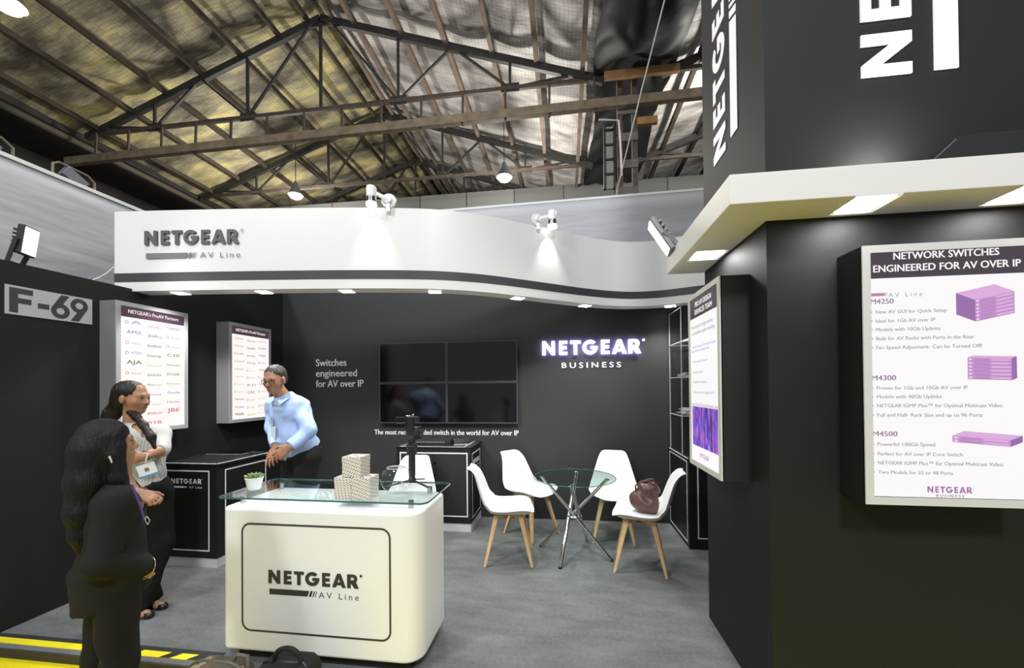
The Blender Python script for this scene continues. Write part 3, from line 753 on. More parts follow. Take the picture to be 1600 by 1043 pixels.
# ================================================================== LIGHT BOXES
LIT = glow('poster_glow', (1, .93, .90), 1.02); LITW = glow('poster_glow_cool', (1, .975, .985), .94)
PHEAD = mat('poster_header_plum', (.02, .01, .02), .3, emit=srgb(78, 55, 68), estr=.9)
PTXT = glow('poster_white_text', (1, .97, .95), .95)
INK = {}
def ink(r, g, b):
    k = (r, g, b)
    if k not in INK: INK[k] = mat('ink_%02x%02x%02x' % k, (.05, .05, .05), .5, emit=srgb(*k), estr=.92, spec=.1)
    return INK[k]
def light_box_left(y0, y1, z0, z1, lab, rows, seed):
    XW, XF = -3.63, -3.48
    t = thing('light_box', lab, 'light box', (XW, (y0+y1)/2, z0), 'lit partner posters on the left wall')
    MB().box((XW+.001, y0, z0), (XF-.004, y1, z1)).build('case', BOXS, t)
    w, h = y1-y0, z1-z0
    MB().flat(frame_mesh(w, h, .034, 0, .014), (XF-.010, (y0+y1)/2, (z0+z1)/2), *LEFTF).build('frame', BOXF, t)
    MB().box((XF-.0035, y0+.034, z0+.034), (XF-.001, y1-.034, z1-.034)).build('lit_panel', LIT, t)
    hh = .085
    MB().box((XF-.001, y0+.034, z1-.034-hh), (XF-.0002, y1-.034, z1-.034)).build('poster_header', PHEAD, t)
    m = MB(); m.use(PTXT).flat(text("NETGEAR's ProAV Partners", .030, w*.70, 'C', bold=.01), (XF, (y0+y1)/2, z1-.034-hh*.62), *LEFTF, .0004); m.build('header_lettering', None, t)
    m = MB(); rnd = random.Random(seed); n = len(rows)
    zt, zb = z1-.034-hh-.05, z0+.075
    for i, row in enumerate(rows):
        for j, it in enumerate(row):
            if not it: continue
            word, col, cap = it[0], it[1], (it[2] if len(it) > 2 else .020)
            cy = y0+.034+(w-.068)*(.19+.31*j); cz = zt-(zt-zb)*i/(n-1)-(.012*(j == 1))
            m.use(ink(*col))
            k = rnd.random()
            if k < .3: 
                m.flat(frame_mesh(.026, .026, .004, .012), (XF, cy-.055, cz+.008), *LEFTF, .0004); m.flat(text(word, cap*.8, .080, 'C'), (XF, cy+.015, cz), *LEFTF, .0004)
            elif k < .45:
                m.flat(text(word, cap*1.1, .105, 'C', bold=.02), (XF, cy, cz), *LEFTF, .0004); m.flat(frame_mesh(.09, .003, .0012), (XF, cy, cz-.012), *LEFTF, .0004)
            else: m.flat(text(word, cap, .115, 'C', bold=.012), (XF, cy, cz), *LEFTF, .0004)
    m.build('partner_lettering', None, t)
    return t
g1, g2, bl, bk, rd, pk, lm, br_ = (150, 140, 145), (110, 105, 110), (120, 110, 200), (90, 85, 90), (215, 70, 100), (190, 90, 180), (190, 195, 90), (190, 140, 120)
light_box_left(2.655, 3.250, 1.205, 2.265, 'lit partner poster on the left wall next to the stand number plate', [
    [('A', bl, .034), ('AVONIC', g1), ('Crestron', bl)], [('AMX', bl, .028), ('AVPro', bk, .026), ('Clear-Com', bl)], [('Analog Way', g1, .016), ('BARIX', bk), ('Christie', bl, .016)],
    [('ATEN', bl, .026), ('biamp', bk), ('CYP', bk, .026)], [('AJA', bk, .032), ('Bluestream', lm, .014), ('DIS Audio', bk, .016)], [('Audinate', rd), ('BLACK BOX', bk, .018), ('ECLER', bk)],
    [('Aurora', g1), ('Barco', g1, .016), ('Extron', g1, .014)], [('AVer', g2), ('Bose', g1, .018), ('Gude', bl, .02)], [('Ashly', g2), ('beyer', g1, .016), ('Hetic', g1)],
    [('AMP', g2), ('BOSCH', rd, .022), ('JBE', rd, .034)], [('Arista', g2), ('BYB', rd, .028), None]], 3)
light_box_left(3.708, 4.300, 1.205, 2.268, 'lit partner poster on the left wall behind the man in the blue shirt', [
    [('Kgear', br_), ('Matrox', bl), ('NewTek', rd, .016)], [('Kramer', br_), ('Panasonic', bk, .022), ('SCOPE', g2)], [('Lab', bk, .026), ('poly', g2), ('TESIRA', g2)],
    [('Luxul', g1), ('PTZ EYE', g2, .018), ('SDVoE', bl)], [('Lumens', bk, .014), ('Powersoft', g1, .012), ('Vivitek', g2)], [('Listen', g1, .012), ('PureLink', g1), ('Visionary', pk, .016)],
    [('Laserworld', br_, .020), ('RTI', g2), ('VuWall', g2)], [('Lightware', bl, .018), ('QSC', pk, .028), ('WyreStorm', bk, .016)], [('Mersive', bk, .020), ('SHURE', g2, .018), ('Xilica', lm)],
    [('Merging', bl, .020), ('Sennheiser', g2, .016), ('XYTE', g2, .024)], [('Middle', bk, .03), ('Symetrix', lm, .022), ('ZeeVee', lm, .018)]], 5)

# big poster box on the tower front
def sw_stack(m, o, k, w, h, d, rise, n, side):
    """printed picture of stacked network switches: front, side and top as flat print"""
    o = Vector(o); F = lambda x, y, l: o+X_*x*1+Z_*y-Y_*l
    lilac = ink(203, 150, 208); lid = ink(222, 172, 224); dark = ink(150, 100, 168); lt = ink(240, 205, 240)
    sx = -d if side < 0 else d
    x0 = 0; x1 = w
    ex = x0 if side < 0 else x1
    m.use(lilac).mesh([F(0, 0, .0006), F(w, rise, .0006), F(w, rise+h, .0006), F(0, h, .0006)], [(0, 1, 2, 3)])
    ey = 0 if side < 0 else rise
    m.use(dark).mesh([F(ex, ey, .0006), F(ex+sx, ey+abs(d)*.45, .0006), F(ex+sx, ey+abs(d)*.45+h, .0006), F(ex, ey+h, .0006)], [(0, 1, 2, 3)])
    m.use(lid).mesh([F(0, h, .0006), F(w, h+rise, .0006), F(w+sx, h+rise+abs(d)*.45, .0006), F(sx, h+abs(d)*.45, .0006)], [(0, 1, 2, 3)])
    for i in range(n):
        a = h*i/n+h/n*.12; b = h*(i+1)/n-h/n*.12
        m.use(dark).mesh([F(0, h*i/n, .0009), F(w, rise+h*i/n, .0009), F(w, rise+h*i/n+h*.018, .0009), F(0, h*i/n+h*.018, .0009)], [(0, 1, 2, 3)])
        for (u0, u1, q) in ((.03, .09, lt), (.55, .96, lid), (.14, .50, ink(188, 132, 198))):
            m.use(q).mesh([F(w*u0, rise*u0+a+h/n*.1, .0011), F(w*u1, rise*u1+a+h/n*.1, .0011), F(w*u1, rise*u1+b-h/n*.1, .0011), F(w*u0, rise*u0+b-h/n*.1, .0011)], [(0, 1, 2, 3)])
BX0, BX1, BZ0, BZ1, BYF = 1.240, 1.870, 1.050, 2.132, 1.845
t = thing('light_box', 'big lit product poster box on the tower front at the right edge', 'light box', (1.55, 2.0, BZ0))
MB().box((BX0, BYF+.006, BZ0), (BX1, 1.999, BZ1)).build('case', mat('case_black', (.010, .010, .010), .5), t)
MB().flat(frame_mesh(BX1-BX0, BZ1-BZ0, .031, 0, .012), ((BX0+BX1)/2, BYF+.012, (BZ0+BZ1)/2), *BACKF).build('frame', BOXFW, t)
PX0, PX1, PZ0, PZ1 = BX0+.030, BX1-.030, BZ0+.034, BZ1-.031
MB().box((PX0, BYF+.004, PZ0), (PX1, BYF+.006, PZ1)).build('lit_panel', LITW, t)
MB().box((PX0, BYF+.0032, PZ1-.108), (PX1, BYF+.0041, PZ1)).build('poster_header', mat('poster_header_dark', (.02, .015, .02), .3, emit=srgb(62, 52, 62), estr=.9), t)
def bp(px, py):                # a spot on the poster face
    o = Vector((0, 0, EYE)); r = at(px, py, 1)-o; k = (BYF+.003)/r.y; return o+r*k
def line(m, s, px0, py0, px1, cap, bold=.0, space=1.0):
    bold *= 2; a = bp(px0, py0); b = bp(px1, py0); m.flat(text(s, cap, b.x-a.x, bold=bold, space=space), (a.x, BYF+.003, a.z), *BACKF, .0006)
m = MB(); m.use(PTXT); line(m, 'NETWORK SWITCHES', 1396, 405.5, 1561, .029, .01); line(m, 'ENGINEERED FOR AV OVER IP', 1364.5, 425.5, 1595, .029, .01); m.build('header_lettering', None, t)
m = MB(); m.use(ink(176, 130, 160))
a = bp(1361, 463); m.flat(av_bar(.060, .013), (a.x, BYF+.003, a.z), *BACKF, .0006)
m.use(ink(160, 145, 160)); line(m, 'AV Line', 1388, 464, 1441, .018, 0, 1.5)
m.use(ink(150, 118, 150)); line(m, 'M4250', 1360, 475, 1396, .021, .012); line(m, 'M4300', 1362, 594, 1400, .021, .012); line(m, 'M4500', 1363.5, 681, 1402, .021, .012)
m.use(ink(163, 148, 160))
rows = [('New AV GUI for Quick Setup', 490, 1479), ('Ideal for 1Gb AV over IP', 504, 1461), ('Models with 10Gb Uplinks', 517.5, 1469), ('Built for AV Racks with Ports in the Rear', 531.5, 1522), ('Fan Speed Adjusment- Can be Turned Off!', 545.5, 1534),
        ('Proven for 1Gb and 10Gb AV over IP', 608.5, 1512), ('Models with 40Gb Uplinks', 622, 1471), ('NETGEAR IGMP Plus\u2122 for Optimal Multicast Video', 636, 1566), ('Full and Half- Rack Size and up to 96 Ports', 650.5, 1535),
        ('Powerful 100Gb Speed', 696, 1461), ('Perfect for AV over IP Core Switch', 711, 1504), ('NETGEAR IGMP Plus\u2122 for Optimal Multicast Video', 725, 1567), ('Two Models for 32 or 48 Ports', 739.5, 1489)]
for i, (s, y, x1) in enumerate(rows):
    x0 = 1368+i*.33
    line(m, s, x0, y, x1, .0145, .006)
    a = bp(x0-6.5, y-2.5); m.flat(outline_mesh([arc(0, 0, .0035, 0, 340, 8)]), (a.x, BYF+.003, a.z), *BACKF, .0006)
m.use(ink(165, 105, 160)); a = bp(1449, 769); b = bp(1519, 769); m.flat(wordmark(b.x-a.x, .026), (a.x, BYF+.003, a.z), *BACKF, .0006)
m.use(ink(150, 135, 150)); line(m, 'BUSINESS', 1463, 775.5, 1506, .010, .02, 1.5)
m.build('body_lettering', None, t)
m = MB(); a = bp(1524, 502); sw_stack(m, (a.x, BYF+.003, a.z), 1, .138, .088, .068, .030, 6, -1); m.build('printed_picture', None, t)
m = MB(); a = bp(1512, 592); sw_stack(m, (a.x, BYF+.003, a.z), 1, .155, .088, .018, -.006, 6, 1); m.build('printed_picture', None, t)
m = MB(); a = bp(1488, 690); sw_stack(m, (a.x, BYF+.003, a.z), 1, .205, .026, .042, -.018, 2, 1)
m.build('printed_picture', None, t)

# services poster box on the tower flank
SX, SY0, SY1, SZ0, SZ1 = .79, 2.168, 2.690, 1.060, 2.118
t = thing('light_box', 'lit services poster seen edge-on on the flank of the tower', 'light box', (.94, 2.42, SZ0))
MB().box((SX+.006, SY0, SZ0), (.939, SY1, SZ1)).build('case', MATS['case_black'], t)
MB().flat(frame_mesh(SY1-SY0, SZ1-SZ0, .030, 0, .014), (SX+.012, (SY0+SY1)/2, (SZ0+SZ1)/2), *TOWF).build('frame', BOXFW, t)
MB().box((SX+.004, SY0+.03, SZ0+.03), (SX+.006, SY1-.03, SZ1-.03)).build('lit_panel', LITW, t)
MB().box((SX+.003, SY0+.03, SZ1-.150), (SX+.0041, SY1-.03, SZ1-.03)).build('poster_header', MATS['poster_header_dark'], t)
c = (SY0+SY1)/2
m = MB(); m.use(PTXT)
m.flat(text('PRO AV DESIGN', .030, .27, 'C', bold=.006), (SX+.003, c, SZ1-.085), *TOWF, .0006); m.flat(text('SERVICES TEAM', .030, .29, 'C', bold=.006), (SX+.003, c, SZ1-.132), *TOWF, .0006); m.build('header_lettering', None, t)
m = MB(); yl = SY1-.055
for s, z, w_, cap, q in (('Free network design services', .215, .36, .022, g2), ('and installation support including:', .253, .39, .022, g2), ('- Network design for AV over IP projects', .335, .40, .016, bl), ('  and bill of materials', .360, .30, .016, bl),
                         ('- Project training on demand', .425, .27, .016, g1), ('- Support by experts', .490, .20, .016, g1), ('- Installation assistance', .550, .26, .016, g1), ('- Consultation on network management with AV', .612, .38, .016, g1), ('https://ProAVDesign@netgear.com', .690, .42, .020, (140, 130, 140))):
    m.use(ink(*q)).flat(text(s, cap, w_), (SX+.003, yl, SZ1-z), *TOWF, .0006)
m.use(ink(190, 130, 140)).flat(wordmark(.15, .026), (SX+.003, c+.08, SZ0+.065), *TOWF, .0006)
m.build('body_lettering', None, t)
def photo_nodes(nt, b):
    tc = nt.nodes.new('ShaderNodeTexCoord'); mp = nt.nodes.new('ShaderNodeMapping'); mp.inputs['Scale'].default_value = (1, 34, 5)
    n = nt.nodes.new('ShaderNodeTexNoise'); n.inputs['Scale'].default_value = 1.6; n.inputs['Detail'].default_value = 3; n.inputs['Distortion'].default_value = 1.2
    r = nt.nodes.new('ShaderNodeValToRGB'); e = r.color_ramp.elements
    e[0].position = .30; e[0].color = (.02, .01, .06, 1); e[1].position = .78; e[1].color = (.8, .7, 1, 1)
    for p_, c_ in ((.42, (.12, .04, .45, 1)), (.52, (.20, .12, .85, 1)), (.60, (.75, .12, .40, 1)), (.67, (.30, .35, .95, 1))):
        k = e.new(p_); k.color = c_
    nt.links.new(tc.outputs['Object'], mp.inputs[0]); nt.links.new(mp.outputs[0], n.inputs['Vector']); nt.links.new(n.outputs[0], r.inputs[0])
    nt.links.new(r.outputs[0], b.inputs['Emission Color']); b.inputs['Emission Strength'].default_value = .85; b.inputs['Base Color'].default_value = (.03, .03, .03, 1)
MB().box((SX+.0032, SY0+.05, SZ0+.125), (SX+.0041, SY1-.05, SZ0+.365)).build('printed_picture', node_mat('blue_server_print', photo_nodes, .3), t)

# ================================================================== VIDEO WALL
vx = [-2.276, -1.4175, -.557]; vz = [1.127, 1.619, 2.112]
pos = {(0, 1): 'upper left', (1, 1): 'upper right', (0, 0): 'lower left', (1, 0): 'lower right'}
SCREEN = mat('screen_off', (.0025, .0025, .004), .10, spec=.55)
for i in (0, 1):
    for j in (0, 1):
        x0, x1, z0, z1 = vx[i]+.002, vx[i+1]-.002, vz[j]+.002, vz[j+1]-.002
        t = thing('monitor', 'switched-off %s screen of the four-screen video wall' % pos[(i, j)], 'screen', ((x0+x1)/2, 4.66, z0), 'screens of the video wall')
        MB().box((x0+.02, 4.645, z0+.02), (x1-.02, 4.699, z1-.02)).build('back_case', PLB, t)
        MB().flat(frame_mesh(x1-x0, z1-z0, .012, .004, .030), ((x0+x1)/2, 4.650, (z0+z1)/2), *BACKF).build('bezel', mat('bezel_grey', (.075, .075, .078), .35, metal=.3), t)
        MB().box((x0+.010, 4.626, z0+.010), (x1-.010, 4.64, z1-.010)).build('display', SCREEN, t)

# ================================================================== CABINETS
def line_frame(x0, x1, z0, z1, o, fr, parent, name='white_outline', t=.011):
    return MB().flat(frame_mesh(x1-x0, z1-z0, t, 0, .0012), Vector(o)+fr[0]*((x0+x1)/2)+fr[1]*((z0+z1)/2), *fr, .0004).build(name, WLINE, parent)
RIGHTF = (Y_, Z_, X_)
PLIN = mat('plinth_white', (.62, .62, .63), .35)
# cabinet at the left wall
CX0, CX1, CY0, CY1 = -3.60, -3.025, 3.09, 3.715
t = thing('cabinet', 'black outlined cabinet with white plinth below the partner posters', 'cabinet', (-3.31, 3.4, 0))
MB().box((CX0, CY0, .082), (CX1, CY1, .893)).build('body', CAB, t, bevel=.003)
MB().box((CX0+.004, CY0+.006, 0), (CX1-.004, CY1, .082)).build('plinth', PLIN, t)
MB().box((CX0-.01, CY0-.014, .893), (CX1+.018, CY1+.01, .912)).build('top', mat('cabinet_top', (.018, .018, .018), .3), t, bevel=.003)
m = MB(); m.use(WLINE); m.box((CX0-.01, CY0-.0155, .9085), (CX1+.0195, CY0-.010, .9135)); m.box((CX1+.014, CY0-.0155, .9085), (CX1+.0195, CY1, .9135)); m.build('top_white_edge', None, t)
line_frame(-3.572, -3.095, .143, .848, (0, CY0, 0), BACKF, t)
line_frame(3.175, 3.665, .143, .845, (CX1, 0, 0), RIGHTF, t)
m = MB(); m.use(WLET); m.flat(wordmark(.305, .044), (-3.478, CY0, .730), *BACKF, .0006); m.flat(av_bar(.165, .015), (-3.480, CY0, .692), *BACKF, .0006); m.flat(text('AV Line', .022, .125, space=1.3, bold=.006), (-3.295, CY0, .690), *BACKF, .0006); m.build('logo_lettering', None, t)
t = thing('tablet', 'thin dark tablet with pale edge lying on the left cabinet', 'tablet', (-3.33, 3.58, .912))
M = Matrix.Translation((-3.34, 3.57, .914)) @ Matrix.Rotation(.04, 4, 'Z')
MB().box((-.19, -.085, 0), (.19, .10, .011), M).build('case', GREYP, t, bevel=.003)
MB().box((-.18, -.078, .011), (.18, .092, .0125), M).build('display', BLACKG, t)
t = thing('phone', 'small black phone lying by the rear corner of the left cabinet', 'phone', (-3.10, 3.60, .912))
MB().box((-.07, -.03, 0), (.07, .03, .012), Matrix.Translation((-3.09, 3.62, .913)) @ Matrix.Rotation(.1, 4, 'Z')).build('case', PLB, t, bevel=.004)

# cabinet at the back wall
BX0_, BX1_, BY0, BY1 = -1.862, -1.022, 4.18, 4.695
t = thing('cabinet', 'black two-door cabinet with white outlines under the video wall', 'cabinet', (-1.44, 4.44, 0))
MB().box((BX0_, BY0, .088), (BX1_, BY1, .905)).build('body', CAB, t, bevel=.003)
MB().box((BX0_+.004, BY0+.006, 0), (BX1_-.004, BY1, .088)).build('plinth', PLIN, t)
MB().box((BX0_-.012, BY0-.012, .905), (BX1_+.012, BY1, .915)).build('top', MATS['cabinet_top'], t, bevel=.002)
m = MB(); m.use(WLINE); m.box((BX0_+.05, BY0-.0135, .9145), (BX1_-.06, BY0-.002, .9165)); m.bar((BX1_-.066, BY0-.008, .9155), (BX1_-.066, BY1-.03, .9155), .010, .002); m.bar((BX0_+.056, BY0-.008, .9155), (BX0_+.056, BY1-.03, .9155), .010, .002); m.build('top_white_edge', None, t)
line_frame(-1.822, -1.055, .160, .852, (0, BY0, 0), BACKF, t, 'white_outline', .013)
for k, (a, b) in enumerate(((-1.80, -1.4385), (-1.4365, -1.077))):
    d_ = MB().box((a, BY0-.004, .182), (b, BY0+.003, .832)).build('door', mat('door_black', (.016, .016, .016), .45), t, bevel=.001)
    if k == 1:
        for z in (.742, .610): MB().lathe([(.001, .016), (.012, .014), (.014, .008), (.010, 0)], (-1.418, BY0-.004, z), 16, Matrix(((1, 0, 0), (0, 0, -1), (0, 1, 0)))).build('door_lock', mat('lock_dark', (.02, .02, .02), .25, metal=.6), d_, smooth=40)
line_frame(4.245, 4.650, .130, .835, (BX1_, 0, 0), RIGHTF, t)
m = MB(); m.use(WLET); m.flat(wordmark(.30, .050), (BX1_, 4.30, .705), *RIGHTF, .0006); m.flat(av_bar(.16, .018), (BX1_, 4.30, .660), *RIGHTF, .0006); m.flat(text('AV Line', .022, .12, space=1.3), (BX1_, 4.475, .660), *RIGHTF, .0006); m.build('logo_lettering', None, t)
t = thing('network_switch', 'flat black rack unit lying on the cabinet under the video wall', 'network switch', (-1.52, 4.48, .916))
MB().box((-1.74, 4.36, .917), (-1.30, 4.60, .965)).build('case', PLBM, t, bevel=.003)
m = MB(); m.use(GREYP)
for k in range(12): m.box((-1.72+k*.03, 4.357, .930), (-1.70+k*.03, 4.3605, .950))
m.build('ports', None, t)
t = thing('tablet', 'black tablet propped up at the right end of the back cabinet', 'tablet', (-1.2, 4.42, .916))
MB().box((-.11, -.006, 0), (.11, .006, .07), Matrix.Translation((-1.18, 4.45, .917)) @ Matrix.Rotation(.9, 4, 'Z') @ Matrix.Rotation(-.5, 4, 'X')).build('case', PLB, t, bevel=.003)
t = thing('leaflet', 'grey leaflet beside the tablet on the back cabinet', 'leaflet', (-1.14, 4.36, .916))
MB().box((-.09, -.035, 0), (.09, .035, .006), Matrix.Translation((-1.155, 4.33, .917)) @ Matrix.Rotation(.3, 4, 'Z')).build('cover', mat('leaflet_grey', (.30, .30, .30), .4), t)

# corner cabinet with acrylic rack
t = thing('cabinet', 'black outlined corner cabinet under the clear brochure rack', 'cabinet', (1.35, 4.33, 0))
MB().box((1.152, 3.975, 0), (1.555, 4.695, .842)).build('body', CAB, t, bevel=.003)
MB().box((1.140, 3.962, .842), (1.556, 4.695, .858)).build('top', MATS['cabinet_top'], t, bevel=.002)
m = MB(); m.use(WLINE); m.bar((1.150, 3.99, .8585), (1.150, 4.68, .8585), .007, .002); m.bar((1.15, 3.97, .8585), (1.556, 3.97, .8585), .007, .002); m.build('top_white_edge', None, t)
line_frame(-4.665, -4.025, .045, .830, (1.152, 0, 0), TOWF, t, t=.012)
line_frame(1.228, 1.54, .100, .79, (0, 3.975, 0), BACKF, t, t=.012)
rk = thing('brochure_rack', 'clear acrylic brochure rack on the corner cabinet', 'rack', (1.35, 4.42, .8605))
def pane(lo, hi, name, edges):
    o = MB().box(lo, hi).build(name, ACRYL, rk)
    m = MB(); m.use(ACED)
    for a, b in edges: m.bar(a, b, .007, .007)
    m.build('polished_edge', None, o); return o
for x in (1.157, 1.545):
    pane((x, 4.20, .8605), (x+.006, 4.65, 2.35), 'side_panel', [((x+.003, 4.20, .864), (x+.003, 4.20, 2.35)), ((x+.003, 4.65, .864), (x+.003, 4.65, 2.35)), ((x+.003, 4.20, 2.35), (x+.003, 4.65, 2.35))])
for z in (1.245, 1.640, 2.00):
    pane((1.163, 4.20, z), (1.545, 4.65, z+.006), 'shelf', [((1.163, 4.20, z+.003), (1.545, 4.20, z+.003)), ((1.16, 4.20, z+.003), (1.16, 4.65, z+.003)), ((1.163, 4.65, z+.003), (1.545, 4.65, z+.003))])
PAP = [mat('brochure_%d' % i, c, .4) for i, c in enumerate(((.72, .72, .74), (.55, .56, .60), (.68, .66, .68), (.40, .38, .48)))]
rnd = random.Random(2)
nm = {1.245: 'lowest', 1.64: 'middle', 2.0: 'top'}
for z, n in ((1.245, 6), (1.64, 4), (2.0, 3)):
    for k in range(n):
        o = MB().box((-.105, -.145, 0), (.105, .145, .008), Matrix.Translation((1.325+rnd.uniform(-.015, .03), 4.40+rnd.uniform(-.03, .03), z+.008+k*.0115)) @ Matrix.Rotation(rnd.uniform(-.12, .12), 4, 'Z')).build('brochure', PAP[k % 4])
        tag(o, 'pale brochure %s on the %s shelf of the clear rack' % (['at the bottom of the pile', 'second up in the pile', 'third up in the pile', 'fourth up in the pile', 'fifth up in the pile', 'sixth up in the pile'][k], nm[z]), 'brochure', 'brochures in the clear rack')

# ================================================================== RECEPTION COUNTER
KX0, KX1, KY0, KY1, KZ0, KZ1 = -1.978, -.786, 2.05, 2.52, .062, .876
kc = thing('reception_counter', 'white reception counter with rounded corners and glass top', 'counter', (-1.38, 2.28, 0))
def rr(x0, x1, y0, y1, rl, rr_, n=10):
    return arc(x1-rr_, y1-rr_*.5, rr_, 0, 90, n, rr_*.5)+arc(x0+rl, y1-rl, rl, 90, 180, n)+arc(x0+rl, y0+rl, rl, 180, 270, n)+arc(x1-rr_, y0+rr_, rr_, 270, 360, n)
b_ = MB(); 
b_.prism(rr(KX0, KX1, KY0, KY1, .045, .105), (0, 0, KZ0), X_, Y_, Z_, KZ1-KZ0)
b_.build('counter_body', CWHITE, kc, smooth=30, bevel=.018, seg=4)
MB().box((KX0+.07, KY0+.05, 0), (KX1-.07, KY1-.03, KZ0+.004)).build('plinth', PLBM, kc)
w, h = .900, .614
MB().flat(frame_mesh(w, h, .0105, .055, .0012), (-1.398, KY0, .4865), *BACKF, .0004).build('dark_outline', mat('outline_brown_grey', (.05, .042, .04), .4), kc)
m = MB(); m.use(CLET)
m.flat(wordmark(.542, .074, .004), (-1.676, KY0, .459), *BACKF, .0006); m.flat(av_bar(.292, .0325), (-1.673, KY0, .395), *BACKF, .0006)
m.flat(text('AV Line', .034, .238, space=1.4), (-1.372, KY0, .392), *BACKF, .0006)
m.build('logo_lettering', None, kc)
GX0, GX1, GY0, GY1, GZ = -2.075, -.772, 2.115, 2.605, .905
gt = MB().prism(rr(GX0, GX1, GY0, GY1, .035, .05, 6), (0, 0, GZ), X_, Y_, Z_, .010).build('glass_top', CLEAR, kc, smooth=30)
ed = rr(GX0, GX1, GY0, GY1, .035, .05, 6)
em = MB(); N = len(ed); vs = []; fs = []
for x, y in ed:
    cx, cy = (GX0+GX1)/2, (GY0+GY1)/2; l = math.hypot(x-cx, y-cy); nx, ny = (x-cx)/l*.0012, (y-cy)/l*.0012
    vs += [(x+nx, y+ny, GZ-.0004), (x+nx, y+ny, GZ+.0104)]
for i in range(N): fs.append((2*i, 2*((i+1) % N), 2*((i+1) % N)+1, 2*i+1))
em.mesh(vs, fs).build('glass_edge', GEDGE, gt)
for x, y in ((-1.92, 2.145), (-.875, 2.155), (-1.92, 2.47), (-.875, 2.47)):
    MB().cyl((x, y, KZ1-.004), (x, y, GZ+.012), .016, n=20).build('standoff', STEEL, kc, smooth=40)
GT = GZ+.0106
# succulent
t = thing('potted_succulent', 'small green succulent in a white pot on the counter glass', 'potted plant', (-1.985, 2.305, GT))
MB().lathe([(.001, 0), (.036, 0), (.040, .008), (.050, .066), (.053, .068), (.053, .076), (.046, .076), (.044, .060), (.001, .060)], (-1.985, 2.305, GT), 24).build('pot', PLW, t, smooth=40)
pl = MB(); rnd = random.Random(4)
for ring, (n, r, tilt, L) in enumerate(((9, .010, .35, .052), (8, .006, .75, .042), (6, .003, 1.15, .032))):
    for k in range(n):
        a = 2*PI*k/n+ring*.4; d = Vector((math.cos(a)*math.cos(tilt), math.sin(a)*math.cos(tilt), math.sin(tilt))); b0 = Vector((-1.985+r*math.cos(a), 2.305+r*math.sin(a), GT+.066))
        pl.tube([b0, b0+d*L*.4, b0+d*L*.8+Z_*.004, b0+d*L+Z_*.008], [.005, .0095, .008, .001], 6)
pl.build('leaves', mat('succulent_green', (.16, .24, .09), .5, noise=(30, .4)), t, smooth=60)
# patterned gift boxes
def boxes_nodes(sgn):
    def f(nt, b):
        tc = nt.nodes.new('ShaderNodeTexCoord'); sp = nt.nodes.new('ShaderNodeSeparateXYZ'); nt.links.new(tc.outputs['Object'], sp.inputs[0])
        def M_(op, a, b_=None, c=None):
            n = nt.nodes.new('ShaderNodeMath'); n.operation = op
            for i, v in enumerate((a, b_, c)):
                if v is None: continue
                if isinstance(v, (int, float)): n.inputs[i].default_value = v
                else: nt.links.new(v, n.inputs[i])
            return n.outputs[0]
        h_ = M_('ADD', sp.outputs[0], sp.outputs[1])
        u = M_('MULTIPLY_ADD', h_, -sgn*.62, sp.outputs[2]); v = M_('MULTIPLY_ADD', sp.outputs[2], sgn*.62, h_)
        row = M_('FLOOR', M_('MULTIPLY', u, 75.0))
        a = M_('LESS_THAN', M_('FRACT', M_('MULTIPLY', u, 75.0)), .45)
        c = M_('LESS_THAN', M_('FRACT', M_('MULTIPLY_ADD', v, 32.0, M_('MULTIPLY', row, .37))), .72)
        k = M_('MULTIPLY', a, c)
        mx = nt.nodes.new('ShaderNodeMix'); mx.data_type = 'RGBA'; mx.inputs[6].default_value = (.76, .74, .70, 1); mx.inputs[7].default_value = (.30, .23, .15, 1)
        nt.links.new(k, mx.inputs[0]); nt.links.new(mx.outputs[2], b.inputs['Base Color'])
    return f
GB1 = node_mat('gift_paper_rising', boxes_nodes(1), .4); GB2 = node_mat('gift_paper_falling', boxes_nodes(-1), .4)
for lab, x0, x1, y0, z0, h, m_ in (('patterned gift box at the lower left of the pile of three', -1.322, -1.222, 2.125, GT, .128, GB2), ('patterned gift box at the lower right of the pile, beside the glass bowl', -1.220, -1.106, 2.125, GT, .130, GB1), ('patterned gift box on top of the two others', -1.277, -1.163, 2.130, GT+.131, .115, GB1)):
    t = thing('gift_box', lab, 'box', ((x0+x1)/2, y0+.055, z0), 'patterned gift boxes on the counter')
    MB().box((x0, y0, z0), (x1, y0+.11, z0+h*.72)).build('box_base', m_, t, bevel=.002)
    MB().box((x0-.0012, y0-.0012, z0+h*.70), (x1+.0012, y0+.1112, z0+h)).build('lid', m_, t, bevel=.002)
# glass bowl
t = thing('fish_bowl', 'round empty glass bowl between the gift boxes and the phone stabiliser', 'bowl', (-1.030, 2.305, GT))
R_ = .092; prof = [(.001, .001), (.030, .001)]
for k in range(3, 22):
    a = -PI/2+.34+(k-3)/18*(PI-.34-.62)
    prof.append((R_*math.cos(a), R_*.93+R_*.93*math.sin(a)))
MB().lathe(prof, (-1.030, 2.305, GT), 40).build('bowl_wall', CLEARB, t, smooth=60)
MB().tube([(-1.030+prof[-1][0]*math.cos(a), 2.305+prof[-1][0]*math.sin(a), GT+prof[-1][1]) for a in [2*PI*k/40 for k in range(40)]], .0026, 6, closed=True).build('rim', mat('glass_rim_bright', (.62, .66, .66), .08, spec=.8), t, smooth=60)
